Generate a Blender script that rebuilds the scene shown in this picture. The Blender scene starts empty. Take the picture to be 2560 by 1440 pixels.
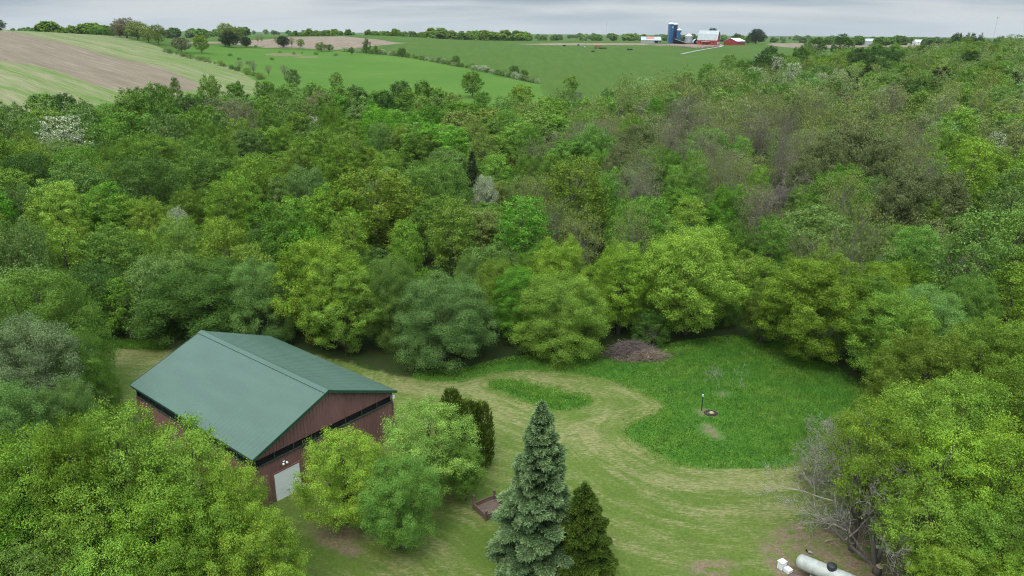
import bpy, math, random
import numpy as np
from mathutils import Vector, Matrix

random.seed(7)
RNG = np.random.default_rng(11)
R = math.radians
scene = bpy.context.scene
COL = scene.collection

# ------------------------------------------------------------------ camera
CAM_H, PITCH, ROLL, FOC = 33.0, R(19.5), 0.008, 1850.0     # FOC in pixels of a 2560 px wide frame
SP, CP = math.sin(PITCH), math.cos(PITCH)


def ray(u, v):
    """Direction through a point of the photograph, per metre of forward distance: (x, drop)."""
    cr, sr = math.cos(ROLL), math.sin(ROLL)
    a, b = u - 1280.0, v - 720.0
    x, y = (cr * a + sr * b) / FOC, (-sr * a + cr * b) / FOC
    fwd = CP - SP * y
    return x / fwd, (SP + CP * y) / fwd


def project(x, y, z):
    dz = z - CAM_H
    Z = y * CP - dz * SP
    U, V = FOC * x / Z, -FOC * (y * SP + dz * CP) / Z
    cr, sr = math.cos(ROLL), math.sin(ROLL)
    return 1280 + cr * U - sr * V, 720 + sr * U + cr * V, Z


# ------------------------------------------------------------------ terrain
PROF = [
    (-.66, [(0, 0), (215, 0), (280, 5), (400, 18), (500, 27.5), (560, 28), (900, 12), (2000, 6), (6000, -30)]),
    (-.48, [(0, 0), (230, 0), (290, 5), (400, 15), (520, 23), (570, 23), (900, 12), (2000, 6), (6000, -30)]),
    (-.33, [(0, 0), (235, .5), (300, 5), (400, 11), (550, 16.5), (700, 22), (790, 22.5), (1000, 15), (2000, 6), (6000, -30)]),
    (-.19, [(0, 0), (240, .5), (330, 6), (450, 11.5), (600, 17.5), (750, 22), (850, 22), (1100, 13), (2000, 6), (6000, -30)]),
    (.0, [(0, 0), (250, .8), (300, 4), (450, 9), (600, 13), (800, 17.5), (870, 18), (1200, 10), (2000, 4), (6000, -30)]),
    (.2, [(0, 0), (250, .8), (290, 2.5), (450, 7), (700, 12.5), (900, 15.3), (1020, 15.8), (1400, 9), (2000, 3), (6000, -30)]),
    (.42, [(0, 0), (230, .8), (350, 7), (500, 12), (700, 13.5), (1000, 13), (1500, 6), (2000, 2), (6000, -30)]),
    (.66, [(0, 0), (190, .8), (300, 6), (500, 13.2), (600, 13.8), (900, 12), (1500, 5), (2000, 0), (6000, -30)]),
]
PT = np.array([p[0] for p in PROF])
PX = [np.array([k[0] for k in p[1]], float) for p in PROF]
PZ = [np.array([k[1] for k in p[1]], float) for p in PROF]


def terrain(x, y):
    x = np.asarray(x, float)
    y = np.asarray(y, float)
    yy = np.maximum(y, 1.0)
    t = np.clip(x / np.maximum(yy, 60.0), -.66, .66)
    cols = []
    for a, b in zip(PX, PZ):
        w = np.clip(yy * .08, 0, 60)
        cols.append((np.interp(yy - w, a, b) + 2 * np.interp(yy, a, b) + np.interp(yy + w, a, b) + np.interp(yy - w / 2, a, b) + np.interp(yy + w / 2, a, b)) / 6)
    cols = np.array(cols)
    i = np.clip(np.searchsorted(PT, t) - 1, 0, len(PT) - 2)
    f = (t - PT[i]) / (PT[i + 1] - PT[i])
    f = f * f * (3 - 2 * f) * .5 + f * .5
    c0 = np.take_along_axis(cols, i[None], 0)[0]
    c1 = np.take_along_axis(cols, (i + 1)[None], 0)[0]
    z = c0 * (1 - f) + c1 * f
    far = np.clip((yy - 120) / 200, 0, 1)
    z = z + far * (.5 * np.sin(x * .021 + y * .013) + .35 * np.sin(x * .047 - y * .029 + 1.3))
    near = np.clip((70 - yy) / 30, 0, 1) * 0 + np.clip(1 - np.abs(yy - 55) / 60, 0, 1)
    return z + near * .12 * np.sin(x * .11 + 1.1) * np.sin(y * .13)


def tz(x, y):
    return float(terrain(np.array([x]), np.array([y]))[0])


YS = np.concatenate([np.arange(16, 120, .25), np.arange(120, 400, .6), np.arange(400, 4000, 2.5)])


def hit(u, v, above=0.0):
    """Where the sight line through (u, v) comes down to ABOVE metres over the ground."""
    x, d = ray(u, v)
    g = CAM_H - YS * d - terrain(x * YS, YS) - above
    k = np.argmax(g <= 0) if (g <= 0).any() else int(np.argmin(g))
    Y = YS[k]
    if k > 0 and g[k] <= 0 < g[k - 1]:
        Y = YS[k - 1] + (YS[k] - YS[k - 1]) * g[k - 1] / (g[k - 1] - g[k])
    return float(x * Y), float(Y)


# ------------------------------------------------------------------ mesh helpers
def np_mesh(name, V, Q, T=None, mats=(), midx=None, smooth=False):
    me = bpy.data.meshes.new(name)
    V = np.asarray(V, np.float32)
    nq = len(Q)
    nt = 0 if T is None else len(T)
    me.vertices.add(len(V))
    me.vertices.foreach_set('co', V.ravel())
    loops = np.asarray(Q, np.int32).ravel()
    if nt:
        loops = np.concatenate([loops, np.asarray(T, np.int32).ravel()])
    me.loops.add(len(loops))
    me.loops.foreach_set('vertex_index', loops)
    me.polygons.add(nq + nt)
    st = np.concatenate([np.arange(nq) * 4, nq * 4 + np.arange(nt) * 3]).astype(np.int32)
    me.polygons.foreach_set('loop_start', st)
    for m in mats:
        me.materials.append(m)
    if midx is not None:
        me.polygons.foreach_set('material_index', np.asarray(midx, np.int32))
    if smooth:
        me.polygons.foreach_set('use_smooth', np.ones(nq + nt, bool))
    me.update(calc_edges=True)
    return me


class MB:
    """Collects boxes, tubes, lathes and polygons into one mesh."""

    def __init__(s):
        s.v, s.f = [], []

    def poly(s, pts):
        n = len(s.v)
        s.v += [tuple(p) for p in pts]
        s.f.append(tuple(range(n, n + len(pts))))

    def box(s, c, size, M=None, bev=0.0):
        x, y, z = [k / 2 for k in size]
        P = [(-x, -y, -z), (x, -y, -z), (x, y, -z), (-x, y, -z), (-x, -y, z), (x, -y, z), (x, y, z), (-x, y, z)]
        n = len(s.v)
        for p in P:
            p = Vector(p)
            if M is not None:
                p = M @ p
            s.v.append(tuple(p + Vector(c)))
        for f in ((0, 3, 2, 1), (4, 5, 6, 7), (0, 1, 5, 4), (1, 2, 6, 5), (2, 3, 7, 6), (3, 0, 4, 7)):
            s.f.append(tuple(n + i for i in f))

    def tube(s, pts, rad, k=6, cap=True):
        pts = [Vector(p) for p in pts]
        if not hasattr(rad, '__len__'):
            rad = [rad] * len(pts)
        n0 = len(s.v)
        for i, p in enumerate(pts):
            d = (pts[min(i + 1, len(pts) - 1)] - pts[max(i - 1, 0)]).normalized()
            a = d.orthogonal().normalized()
            b = d.cross(a)
            for j in range(k):
                t = 2 * math.pi * j / k
                s.v.append(tuple(p + (a * math.cos(t) + b * math.sin(t)) * rad[i]))
        for i in range(len(pts) - 1):
            for j in range(k):
                A = n0 + i * k + j
                B = n0 + i * k + (j + 1) % k
                s.f.append((A, B, B + k, A + k))
        if cap:
            s.f.append(tuple(n0 + j for j in range(k))[::-1])
            s.f.append(tuple(n0 + (len(pts) - 1) * k + j for j in range(k)))

    def lathe(s, prof, k=24, c=(0, 0, 0), M=None):
        n0 = len(s.v)
        for r, z in prof:
            for j in range(k):
                t = 2 * math.pi * j / k
                p = Vector((r * math.cos(t), r * math.sin(t), z))
                if M is not None:
                    p = M @ p
                s.v.append(tuple(p + Vector(c)))
        for i in range(len(prof) - 1):
            for j in range(k):
                A = n0 + i * k + j
                B = n0 + i * k + (j + 1) % k
                s.f.append((A, B, B + k, A + k))

    def build(s, name, mat, parent=None, smooth=False, bevel=0.0):
        me = bpy.data.meshes.new(name)
        me.from_pydata(s.v, [], s.f)
        me.materials.append(mat)
        if smooth:
            for p in me.polygons:
                p.use_smooth = True
        o = bpy.data.objects.new(name, me)
        COL.objects.link(o)
        if parent is not None:
            o.parent = parent
        if bevel:
            m = o.modifiers.new('bevel', 'BEVEL')
            m.width = bevel
            m.segments = 2
        return o


def tag(o, label=None, cat=None, group=None, kind=None):
    if label:
        o['label'] = label
    if cat:
        o['category'] = cat
    if group:
        o['group'] = group
    if kind:
        o['kind'] = kind
    return o


def empty(name, loc, rz=0.0):
    o = bpy.data.objects.new(name, None)
    o.empty_display_size = .5
    o.location = loc
    o.rotation_euler = (0, 0, rz)
    COL.objects.link(o)
    return o


def link(name, me, parent=None):
    o = bpy.data.objects.new(name, me)
    COL.objects.link(o)
    if parent is not None:
        o.parent = parent
    return o


# ------------------------------------------------------------------ materials
def srgb(r, g, b):
    f = lambda c: c / 12.92 if c <= .04045 else ((c + .055) / 1.055) ** 2.4
    return (f(r / 255), f(g / 255), f(b / 255), 1.0)


class NT:
    def __init__(s, tree):
        s.t = tree
        s.L = tree.links.new

    def n(s, typ, **kw):
        nd = s.t.nodes.new(typ)
        for k, v in kw.items():
            setattr(nd, k, v)
        return nd

    def put(s, sock, v):
        if hasattr(v, 'is_linked') or isinstance(v, bpy.types.NodeSocket):
            s.L(v, sock)
        elif v is not None:
            sock.default_value = v

    def math(s, op, a, b=None, c=None, clamp=False):
        nd = s.n('ShaderNodeMath', operation=op, use_clamp=clamp)
        s.put(nd.inputs[0], a)
        s.put(nd.inputs[1], b)
        s.put(nd.inputs[2], c)
        return nd.outputs[0]

    def step(s, x, a, b):
        nd = s.n('ShaderNodeMapRange', interpolation_type='SMOOTHSTEP')
        s.put(nd.inputs[0], x)
        s.put(nd.inputs[1], a)
        s.put(nd.inputs[2], b)
        return nd.outputs[0]

    def mix(s, f, a, b, mode='MIX'):
        nd = s.n('ShaderNodeMix', data_type='RGBA', blend_type=mode)
        s.put(nd.inputs[0], f)
        s.put(nd.inputs[6], a)
        s.put(nd.inputs[7], b)
        return nd.outputs[2]

    def noise(s, vec, scale, detail=4.0, rough=.6, dist=0.0):
        nd = s.n('ShaderNodeTexNoise')
        if vec is not None:
            s.L(vec, nd.inputs['Vector'])
        nd.inputs['Scale'].default_value = scale
        nd.inputs['Detail'].default_value = detail
        nd.inputs['Roughness'].default_value = rough
        nd.inputs['Distortion'].default_value = dist
        return nd.outputs['Fac']

    def mapping(s, vec, rot=0.0, scale=(1, 1, 1), loc=(0, 0, 0)):
        nd = s.n('ShaderNodeMapping')
        s.L(vec, nd.inputs[0])
        nd.inputs[1].default_value = loc
        nd.inputs[2].default_value = (0, 0, rot)
        nd.inputs[3].default_value = scale
        return nd.outputs[0]

    def attr(s, name):
        return s.n('ShaderNodeAttribute', attribute_name=name)


def new_mat(name):
    m = bpy.data.materials.new(name)
    m.use_nodes = True
    m.node_tree.nodes.clear()
    t = NT(m.node_tree)
    out = t.n('ShaderNodeOutputMaterial')
    return m, t, out


def simple(name, col, rough=.7, metal=0.0, vary=.25, scale=1.5, spec=.4, col2=None, stretch=(1, 1, 1), bump=0.0):
    m, t, out = new_mat(name)
    p = t.n('ShaderNodeBsdfPrincipled')
    tc = t.n('ShaderNodeTexCoord').outputs['Object']
    vec = t.mapping(tc, 0, stretch)
    nz = t.noise(vec, scale, 5, .65)
    c2 = col2 or tuple(c * (1 - vary) for c in col[:3]) + (1,)
    c1 = col if col2 else tuple(min(1, c * (1 + vary * .5)) for c in col[:3]) + (1,)
    t.L(t.mix(t.step(nz, .3, .7), c1, c2), p.inputs['Base Color'])
    p.inputs['Roughness'].default_value = rough
    p.inputs['Metallic'].default_value = metal
    p.inputs['Specular IOR Level'].default_value = spec
    if bump:
        b = t.n('ShaderNodeBump')
        b.inputs['Strength'].default_value = bump
        b.inputs['Distance'].default_value = .02
        t.L(nz, b.inputs['Height'])
        t.L(b.outputs[0], p.inputs['Normal'])
    t.L(p.outputs[0], out.inputs[0])
    return m


def leaf_material(name, source, trans=.2, hue=.045, val=.75, second=None, frac=0.0, tip=None):
    """Leaves: colour from the object or a mesh attribute, each leaf and each clump a little different."""
    m, t, out = new_mat(name)
    if source == 'object':
        base = t.n('ShaderNodeObjectInfo').outputs['Color']
    elif isinstance(source, str):
        base = t.attr(source).outputs['Color']
    else:
        rgb = t.n('ShaderNodeRGB')
        rgb.outputs[0].default_value = source
        base = rgb.outputs[0]
    g = t.n('ShaderNodeNewGeometry')
    rnd = g.outputs['Random Per Island']
    if second is not None:
        base = t.mix(t.math('LESS_THAN', t.math('FRACT', t.math('MULTIPLY', rnd, 17.31)), frac), base, second)
    if tip is not None:
        base = t.mix(t.attr('tip').outputs['Fac'], base, tip)
    hsv = t.n('ShaderNodeHueSaturation')
    clump = t.noise(g.outputs['Position'], .9, 2, .5)
    r2 = t.math('FRACT', t.math('MULTIPLY', rnd, 7.7))
    hv = t.math('ADD', t.math('MULTIPLY', t.math('SUBTRACT', r2, .5), hue), t.math('ADD', .5, t.math('MULTIPLY', t.math('SUBTRACT', clump, .5), -.035)))
    t.L(hv, hsv.inputs['Hue'])
    vv = t.math('ADD', 1 - val / 2, t.math('MULTIPLY', rnd, val))
    vv = t.math('MULTIPLY', vv, t.math('ADD', .45, t.math('MULTIPLY', clump, 1.1)))
    t.L(vv, hsv.inputs['Value'])
    t.L(base, hsv.inputs['Color'])
    col = hsv.outputs[0]
    d = t.n('ShaderNodeBsdfDiffuse')
    t.L(col, d.inputs[0])
    tr = t.n('ShaderNodeBsdfTranslucent')
    tint = t.mix(1.0, col, (1.0, 1.08, .6, 1), 'MULTIPLY')
    t.L(tint, tr.inputs[0])
    mx = t.n('ShaderNodeMixShader')
    mx.inputs[0].default_value = trans
    t.L(d.outputs[0], mx.inputs[1])
    t.L(tr.outputs[0], mx.inputs[2])
    gl = t.n('ShaderNodeBsdfGlossy')
    gl.inputs['Roughness'].default_value = .5
    gl.inputs['Color'].default_value = (.8, .85, .9, 1)
    m2 = t.n('ShaderNodeMixShader')
    m2.inputs[0].default_value = .006
    t.L(mx.outputs[0], m2.inputs[1])
    t.L(gl.outputs[0], m2.inputs[2])
    t.L(m2.outputs[0], out.inputs[0])
    return m


M_LEAF = leaf_material('leaf', 'object')
M_WOODS = leaf_material('woods_leaf', 'tint', val=.5)
M_BLOSSOM = leaf_material('blossom_leaf', 'object', second=(.48, .485, .37, 1), frac=.58, hue=.02, trans=.25)
M_BUD = leaf_material('budding_leaf', 'object', val=.4, second=(.21, .20, .10, 1), frac=.22, hue=.03)
M_SPRUCE = leaf_material('spruce_needles', (.042, .086, .030, 1), trans=.15, tip=(.31, .44, .19, 1), hue=.02, val=.3)
M_DSPRUCE = leaf_material('dark_spruce_needles', (.034, .068, .012, 1), trans=.15, tip=(.112, .172, .022, 1), hue=.02, val=.3)
M_PINE = leaf_material('pine_needles', 'object', trans=.1, hue=.02, val=.4)
M_BARK = simple('bark', (.105, .085, .066, 1), .9, vary=.4, scale=6, stretch=(1, 1, .2), bump=.5)
M_GREYBARK = simple('grey_bark', (.20, .175, .15, 1), .9, vary=.35, scale=6, stretch=(1, 1, .2))


# ------------------------------------------------------------------ foliage geometry
def unit(a):
    return a / np.maximum(np.linalg.norm(a, axis=-1, keepdims=True), 1e-9)


def leaf_quads(c, nrm, L, W, rng):
    n = len(c)
    t = unit(np.cross(nrm, rng.normal(size=(n, 3))))
    b = np.cross(nrm, t)
    L = (L * rng.uniform(.7, 1.3, n))[:, None] * .5
    W = (W * rng.uniform(.7, 1.3, n))[:, None] * .5
    V = np.stack([c - t * L, c + b * W, c + t * L, c - b * W], 1).reshape(-1, 3)
    return V, np.arange(n * 4).reshape(n, 4)


def join(parts):
    V, Q, n = [], [], 0
    for v, q in parts:
        V.append(v)
        Q.append(q + n)
        n += len(v)
    return np.concatenate(V), np.concatenate(Q)


def tubes(paths, k=4):
    """paths: list of (points, radii) -> quads."""
    V, Q, n = [], [], 0
    ang = np.arange(k) * 2 * np.pi / k
    for P, rad in paths:
        P = np.asarray(P, float)
        rad = np.asarray(rad, float)
        d = unit(np.gradient(P, axis=0))
        a = unit(np.cross(d, np.array([.31, .87, .38])))
        b = np.cross(d, a)
        ring = P[:, None] + rad[:, None, None] * (a[:, None] * np.cos(ang)[None, :, None] + b[:, None] * np.sin(ang)[None, :, None])
        V.append(ring.reshape(-1, 3))
        m = len(P)
        i = np.arange(m - 1)[:, None] * k
        j = np.arange(k)[None]
        j2 = (j + 1) % k
        Q.append((np.stack([i + j, i + j2, i + k + j2, i + k + j], -1)).reshape(-1, 4) + n)
        n += m * k
    return np.concatenate(V), np.concatenate(Q)


PROFILES = {
    'M': (lambda s: np.sin(np.pi * np.clip(s, 0, 1) ** .8) ** .55, 1.0),
    'D': (lambda s: np.where(s > .25, np.sqrt(np.clip(1 - ((s - .25) / .76) ** 2, 0, 1)), .8 + .8 * s), .3),
    'R': (lambda s: np.sin(np.pi * np.clip(s, 0, 1) ** .9) ** .6, 1.6),
    'T': (lambda s: np.sin(np.pi * np.clip(s, 0, 1) ** .75) ** .7, 1.2),
    'L': (lambda s: np.sin(np.pi * np.clip(s, 0, 1) ** 1.1) ** .6, 2.6),
    'H': (lambda s: np.sin(np.pi * np.clip(s, 0, 1) ** .85) ** .6, 4.6),
    'N': (lambda s: .66 * np.sin(np.pi * np.clip(s, 0, 1) ** .8) ** .5, 1.4),
    'K': (lambda s: .66 * np.sin(np.pi * np.clip(s, 0, 1) ** .85) ** .5, 4.2),
}
LOBES = {'M': (66, .13, .25), 'D': (100, .12, .21), 'R': (62, .15, .26), 'T': (58, .15, .25), 'L': (26, .22, .36), 'H': (54, .13, .24), 'N': (64, .11, .20), 'K': (50, .11, .20)}
NOMR, NOMH = 5.0, 12.0


def lobes_of(rng, fam):
    prof, z0 = PROFILES[fam]
    n, a, b = LOBES[fam]
    lob = []
    s = (np.arange(n) + rng.uniform(0, 1, n)) / n
    s = .03 + .89 * s ** .9
    ang = np.cumsum(np.full(n, 2.399)) + rng.normal(0, .35, n)
    rad = rng.uniform(a, b, n) * NOMR
    pr = prof(s) * NOMR
    q = np.clip(pr - rad * .8, 0, None) * np.where(rng.random(n) < .24, rng.uniform(.6, .82, n), rng.uniform(.9, 1.1, n))
    c = np.stack([q * np.cos(ang), q * np.sin(ang), z0 + s * (NOMH - z0 - .55 * rad)], 1)
    # a few inner lobes so that the crown is not hollow
    m = 14
    s2 = rng.uniform(.25, .75, m)
    a2 = rng.uniform(0, 6.28, m)
    q2 = prof(s2) * NOMR * rng.uniform(.1, .4, m)
    c2 = np.stack([q2 * np.cos(a2), q2 * np.sin(a2), z0 + s2 * (NOMH - z0) * .95], 1)
    return np.concatenate([c, c2]), np.concatenate([rad, np.full(m, .30 * NOMR)])


def crown_mesh(seed, fam, n_tuft, n_leaf, L, tuft=.42, W=.6):
    rng = np.random.default_rng(seed)
    C, Rd = lobes_of(rng, fam)
    parts = []
    for c, r in zip(C, Rd):
        k = max(3, int(n_tuft * (r / (.33 * NOMR)) ** 2))
        d = unit(rng.normal(size=(k, 3)) + np.array([0, 0, .25]) + .35 * unit(np.array([c[0], c[1], 0.0]) + 1e-6))
        p = c + d * r * rng.uniform(.72, 1.08, (k, 1)) * np.array([1, 1, .85])
        dist = np.linalg.norm(p[:, None] - C[None], axis=2) / Rd[None]
        keep = ((dist < .74).sum(1) == 0) & (p[:, 2] > .15)
        p, d = p[keep], d[keep]
        # a few shoots stand out past the rest of the clump
        if fam in 'MTRH' and rng.random() < .6:
            e = unit(np.array([[c[0] * .5, c[1] * .5, 2.2]]) + rng.normal(0, .6, (1, 3)))
            sh = c + e * r * np.linspace(.95, rng.uniform(1.25, 1.6), 4)[:, None]
            p, d = np.concatenate([p, sh]), np.concatenate([d, np.repeat(e, 4, 0)])
        if not len(p):
            continue
        m = rng.poisson(n_leaf, len(p))
        rep = np.repeat(np.arange(len(p)), m)
        off = rng.normal(size=(len(rep), 3)) * tuft * np.array([1, 1, .62])
        pos = p[rep] + off
        nr = unit(d[rep] * .6 + unit(off) * .35 + np.array([0, 0, .45]) + rng.normal(size=(len(rep), 3)) * .5)
        parts.append(leaf_quads(pos, nr, L, L * W, rng))
    return join(parts), C


def limb_paths(rng, C, trunk_r=.22, top=.55, twigs=0, Rd=None):
    top_z = NOMH * top
    P = [np.array([0, 0, -.4]), np.array([rng.normal(0, .1), rng.normal(0, .1), top_z * .5]), np.array([rng.normal(0, .3), rng.normal(0, .3), top_z]), np.array([rng.normal(0, .4), rng.normal(0, .4), NOMH * .82])]
    paths = [(P, [trunk_r * 1.25, trunk_r, trunk_r * .6, trunk_r * .18])]
    for c in C:
        z = min(max(c[2] * rng.uniform(.35, .6), .8), top_z)
        f = z / top_z
        b = P[0] * (1 - f) + P[2] * f
        mid = b * .5 + c * .5 + np.array([0, 0, -.25]) + rng.normal(0, .2, 3)
        r0 = trunk_r * rng.uniform(.28, .42)
        paths.append(([b, mid, c], [r0, r0 * .6, r0 * .22]))
        for _ in range(twigs):
            d = unit(rng.normal(size=3) + unit(c - np.array([0, 0, c[2] * .6])) * 1.0 + np.array([0, 0, .5]))
            st = mid * (1 - (q := rng.uniform(.3, 1))) + c * q
            ln = rng.uniform(.7, 1.7)
            e1 = st + d * ln * .5 + rng.normal(0, .1, 3)
            e2 = e1 + unit(d + rng.normal(0, .35, 3)) * ln * .6
            paths.append(([st, e1, e2], [r0 * .28, r0 * .18, .012]))
    return paths


PROTO = {}


def make_protos():
    spec = {  # family: near, mid, far = (tufts per lobe, leaves per tuft, leaf length, tuft size)
        'M': [(50, 80, .135, .25), (26, 36, .24, .30), (12, 14, .46, .40)],
        'D': [(70, 85, .115, .30), (36, 36, .21, .33), (12, 12, .42, .40)],
        'R': [(44, 80, .130, .28), (24, 36, .24, .34), (12, 14, .46, .42)],
        'T': [(42, 74, .130, .27), (24, 34, .24, .33), (12, 14, .46, .42)],
        'H': [(44, 60, .14, .25)],
        'N': [(56, 80, .115, .23), (28, 34, .21, .28)],
        'K': [(50, 64, .115, .23)],
    }
    for fam, lods in spec.items():
        for l, (nt, nl, L, tf) in enumerate(lods):
            for k in range(4 if l < 2 else 3):
                (V, Q), C = crown_mesh(ord(fam) * 37 + l * 11 + k, fam, nt, nl, L, tf)
                me = np_mesh('crown', V, Q, mats=[M_LEAF])
                rng = np.random.default_rng(k + 50)
                V, Q = tubes(limb_paths(rng, C[::2] if l == 0 else C[::5]), 6 if l == 0 else 4)
                PROTO.setdefault((fam, l), []).append((me, np_mesh('trunk', V, Q, mats=[M_BARK], smooth=True)))
    for l, (nt, nl, L, tw) in enumerate([(11, 40, .14, 10), (10, 26, .22, 7), (9, 16, .40, 3)]):
        for k in range(4):
            (V, Q), C = crown_mesh(300 + 10 * l + k, 'L', nt, nl, L, .5)
            me = np_mesh('crown', V, Q, mats=[M_BUD])
            V, Q = tubes(limb_paths(np.random.default_rng(k + 80), C, .17, .7, tw), 4 if l == 0 else 3)
            if l:   # thin twigs far away would vanish between samples: keep a little body
                pass
            PROTO.setdefault(('L', l), []).append((me, np_mesh('trunk', V, Q, mats=[M_GREYBARK])))


def bare_paths(rng, n_main=7, lean=(0, 0), spread=.8, depth=4, h=8.0, r0=.16, rmin=.013):
    paths = []

    def grow(p, d, ln, r, k):
        pts, rr = [p], [r]
        for i in range(3):
            d = unit(d + rng.normal(0, .16, 3) + np.array([0, 0, .05]))
            p = p + d * ln / 3
            pts.append(p)
            rr.append(r * (1 - .22 * (i + 1)))
        paths.append((np.array(pts), np.maximum(rr, rmin)))
        if k <= 0:
            return
        nb = 3 if k > 1 else 4
        for i in range(nb):
            q = rng.uniform(.35, 1)
            j = min(int(q * 3), 2)
            f = q * 3 - j
            st = pts[j] * (1 - f) + pts[j + 1] * f
            nd = unit(d + rng.normal(0, .62, 3) + np.array([0, 0, .12]))
            grow(st, nd, ln * rng.uniform(.5, .72), max(r * .45, .004), k - 1)
    for i in range(n_main):
        a = i * 2.4 + rng.uniform(0, .6)
        d = unit(np.array([math.cos(a) * spread + lean[0], math.sin(a) * spread + lean[1], 1.0]))
        grow(np.array([math.cos(a) * .15, math.sin(a) * .15, -.15]), d, h * .42 * rng.uniform(.8, 1.2), r0 * rng.uniform(.6, 1), depth)
    return paths


def spruce_mesh(seed, h, r, levels, density, L, droop=.25, gap=.1):
    """Whorls of boughs, each bough a fan of needle sprays, paler at the growing tips."""
    rng = np.random.default_rng(seed)
    Vs, Qs, tips, n = [], [], [], 0
    limbs = []
    for i in range(levels):
        f = i / (levels - 1)
        z = .25 + (h - .5) * f ** .95
        rr = r * (1 - f) ** .82 + .12
        nb = max(5, int(5 + 6.5 * (1 - f)))
        a0 = rng.uniform(0, 6.28)
        for j in range(nb):
            a = a0 + 6.283 * j / nb + rng.normal(0, .14)
            ln = rr * rng.uniform(.66, 1.16)
            rise = .35 * f + .02
            d = np.array([math.cos(a), math.sin(a), 0.0])
            side = np.array([-d[1], d[0], 0.0])
            z2 = z + rng.normal(0, .08)
            limbs.append((np.array([[0, 0, z2], d * ln * .5 + [0, 0, z2 + ln * (rise * .5 - droop * .3)], d * ln * .93 + [0, 0, z2 + ln * (rise - droop)]]), np.array([.035, .022, .008])))
            m = max(6, int(density * ln))
            q = rng.beta(2.7, 1.0, m)
            wid = (.10 + .42 * np.sin(np.pi * np.clip(q, 0, 1) ** .8)) * ln * .62
            s = rng.uniform(-1, 1, m) * wid
            zc = z2 + ln * (rise * q - droop * q ** 1.5) - np.abs(s) * .22 + rng.normal(0, .05, m)
            c = d * (q * ln)[:, None] + side * s[:, None]
            c[:, 2] = zc
            edge = np.clip((q - .55) / .4, 0, 1) * .75 + .25 * np.clip(np.abs(s) / (wid + 1e-6), 0, 1)
            # each spray: needle blades fanned about the outward direction
            kb = 7
            rep = np.repeat(np.arange(m), kb)
            out = unit(d[None] * .9 + side[None] * (s / (wid + 1e-6))[:, None] * .7 + np.array([0, 0, -.12]))
            dirs = unit(out[rep] + rng.normal(0, .42, (m * kb, 3)) + np.array([0, 0, .22]))
            w = unit(np.cross(dirs, rng.normal(size=(m * kb, 3))))
            ll = (L * rng.uniform(.7, 1.3, m * kb))[:, None]
            ww = ll * .14
            b = c[rep] + rng.normal(0, .05, (m * kb, 3))
            V = np.stack([b - w * ww * .5, b + dirs * ll * .5 - w * ww, b + dirs * ll, b + dirs * ll * .5 + w * ww], 1).reshape(-1, 3)
            tp = np.stack([edge[rep] * .15, edge[rep] * .6, edge[rep], edge[rep] * .6], 1).ravel()
            Vs.append(V)
            tips.append(tp)
            Qs.append(np.arange(len(V)).reshape(-1, 4) + n)
            n += len(V)
    V, Q, T = np.concatenate(Vs), np.concatenate(Qs), np.concatenate(tips)
    tr = [(np.array([[0, 0, -.3], [0, 0, h * .5], [0, 0, h * .985]]), np.array([.2 * h / 12, .11 * h / 12, .012]))] + limbs
    return V, Q, T, tubes(tr, 5)


def spruce_object(name, loc, h, r, seed, mat, levels=30, density=62, L=.26, droop=.25):
    V, Q, T, (tv, tq) = spruce_mesh(seed, h, r, levels, density, L, droop)
    root = empty(name, loc)
    me = np_mesh('needles', V, Q, mats=[mat])
    a = me.attributes.new('tip', 'FLOAT', 'POINT')
    a.data.foreach_set('value', T.astype(np.float32))
    link('needles', me, root)
    link('trunk', np_mesh('trunk', tv, tq, mats=[M_BARK]), root)
    return root


make_protos()

# ------------------------------------------------------------------ ground: one sheet, land cover as distance fields
def sdf(P, poly):
    """Signed distance to a polygon, positive inside."""
    poly = np.asarray(poly, float)
    x, y = P[:, 0], P[:, 1]
    d = np.full(len(P), 1e18)
    ins = np.zeros(len(P), bool)
    for a, b in zip(poly, np.roll(poly, -1, 0)):
        e = b - a
        w = P - a
        q = np.clip((w @ e) / max(e @ e, 1e-9), 0, 1)
        d = np.minimum(d, ((w - q[:, None] * e) ** 2).sum(1))
        c = (a[1] > y) != (b[1] > y)
        with np.errstate(divide='ignore', invalid='ignore'):
            ins ^= c & (x < (b[0] - a[0]) * (y - a[1]) / (b[1] - a[1]) + a[0])
    return np.where(ins, 1, -1) * np.sqrt(d)


def px_poly(pts):
    return [hit(u, v) for u, v in pts]


def smooth_poly(pts, n=3):
    p = np.asarray(pts, float)
    for _ in range(n):
        q = np.roll(p, -1, 0)
        p = np.stack([.75 * p + .25 * q, .25 * p + .75 * q], 1).reshape(-1, 2)
    return p


LAWN = px_poly([(215, 868), (330, 850), (470, 850), (700, 868), (880, 908), (1010, 945), (1150, 940), (1290, 905), (1400, 905), (1530, 900), (1660, 878),
                (1750, 862), (1850, 850), (1940, 862), (2040, 905), (2150, 985), (2110, 1100), (2130, 1200), (2260, 1300), (2340, 1440)]) + [(35, 18), (-40, 18)] + px_poly([(120, 1440), (170, 1250), (235, 1020)])
MEADOW = px_poly([(1150, 955), (1265, 922), (1400, 928), (1500, 942), (1590, 968), (1650, 1000), (1668, 1022), (1610, 1048), (1565, 1072), (1575, 1095), (1640, 1132), (1700, 1160), (1770, 1172), (1880, 1172),
                  (1960, 1162), (2080, 1130), (2180, 1050), (2200, 975), (2060, 885), (1950, 838), (1700, 840), (1500, 850), (1270, 870), (1180, 900), (1020, 930), (1050, 950)])
STRIP = px_poly([(1222, 962), (1262, 948), (1340, 965), (1482, 998), (1470, 1008), (1385, 1027), (1320, 1002)])
REARSTRIP = px_poly([(215, 850), (420, 850), (410, 875), (330, 868), (240, 872)])
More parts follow.
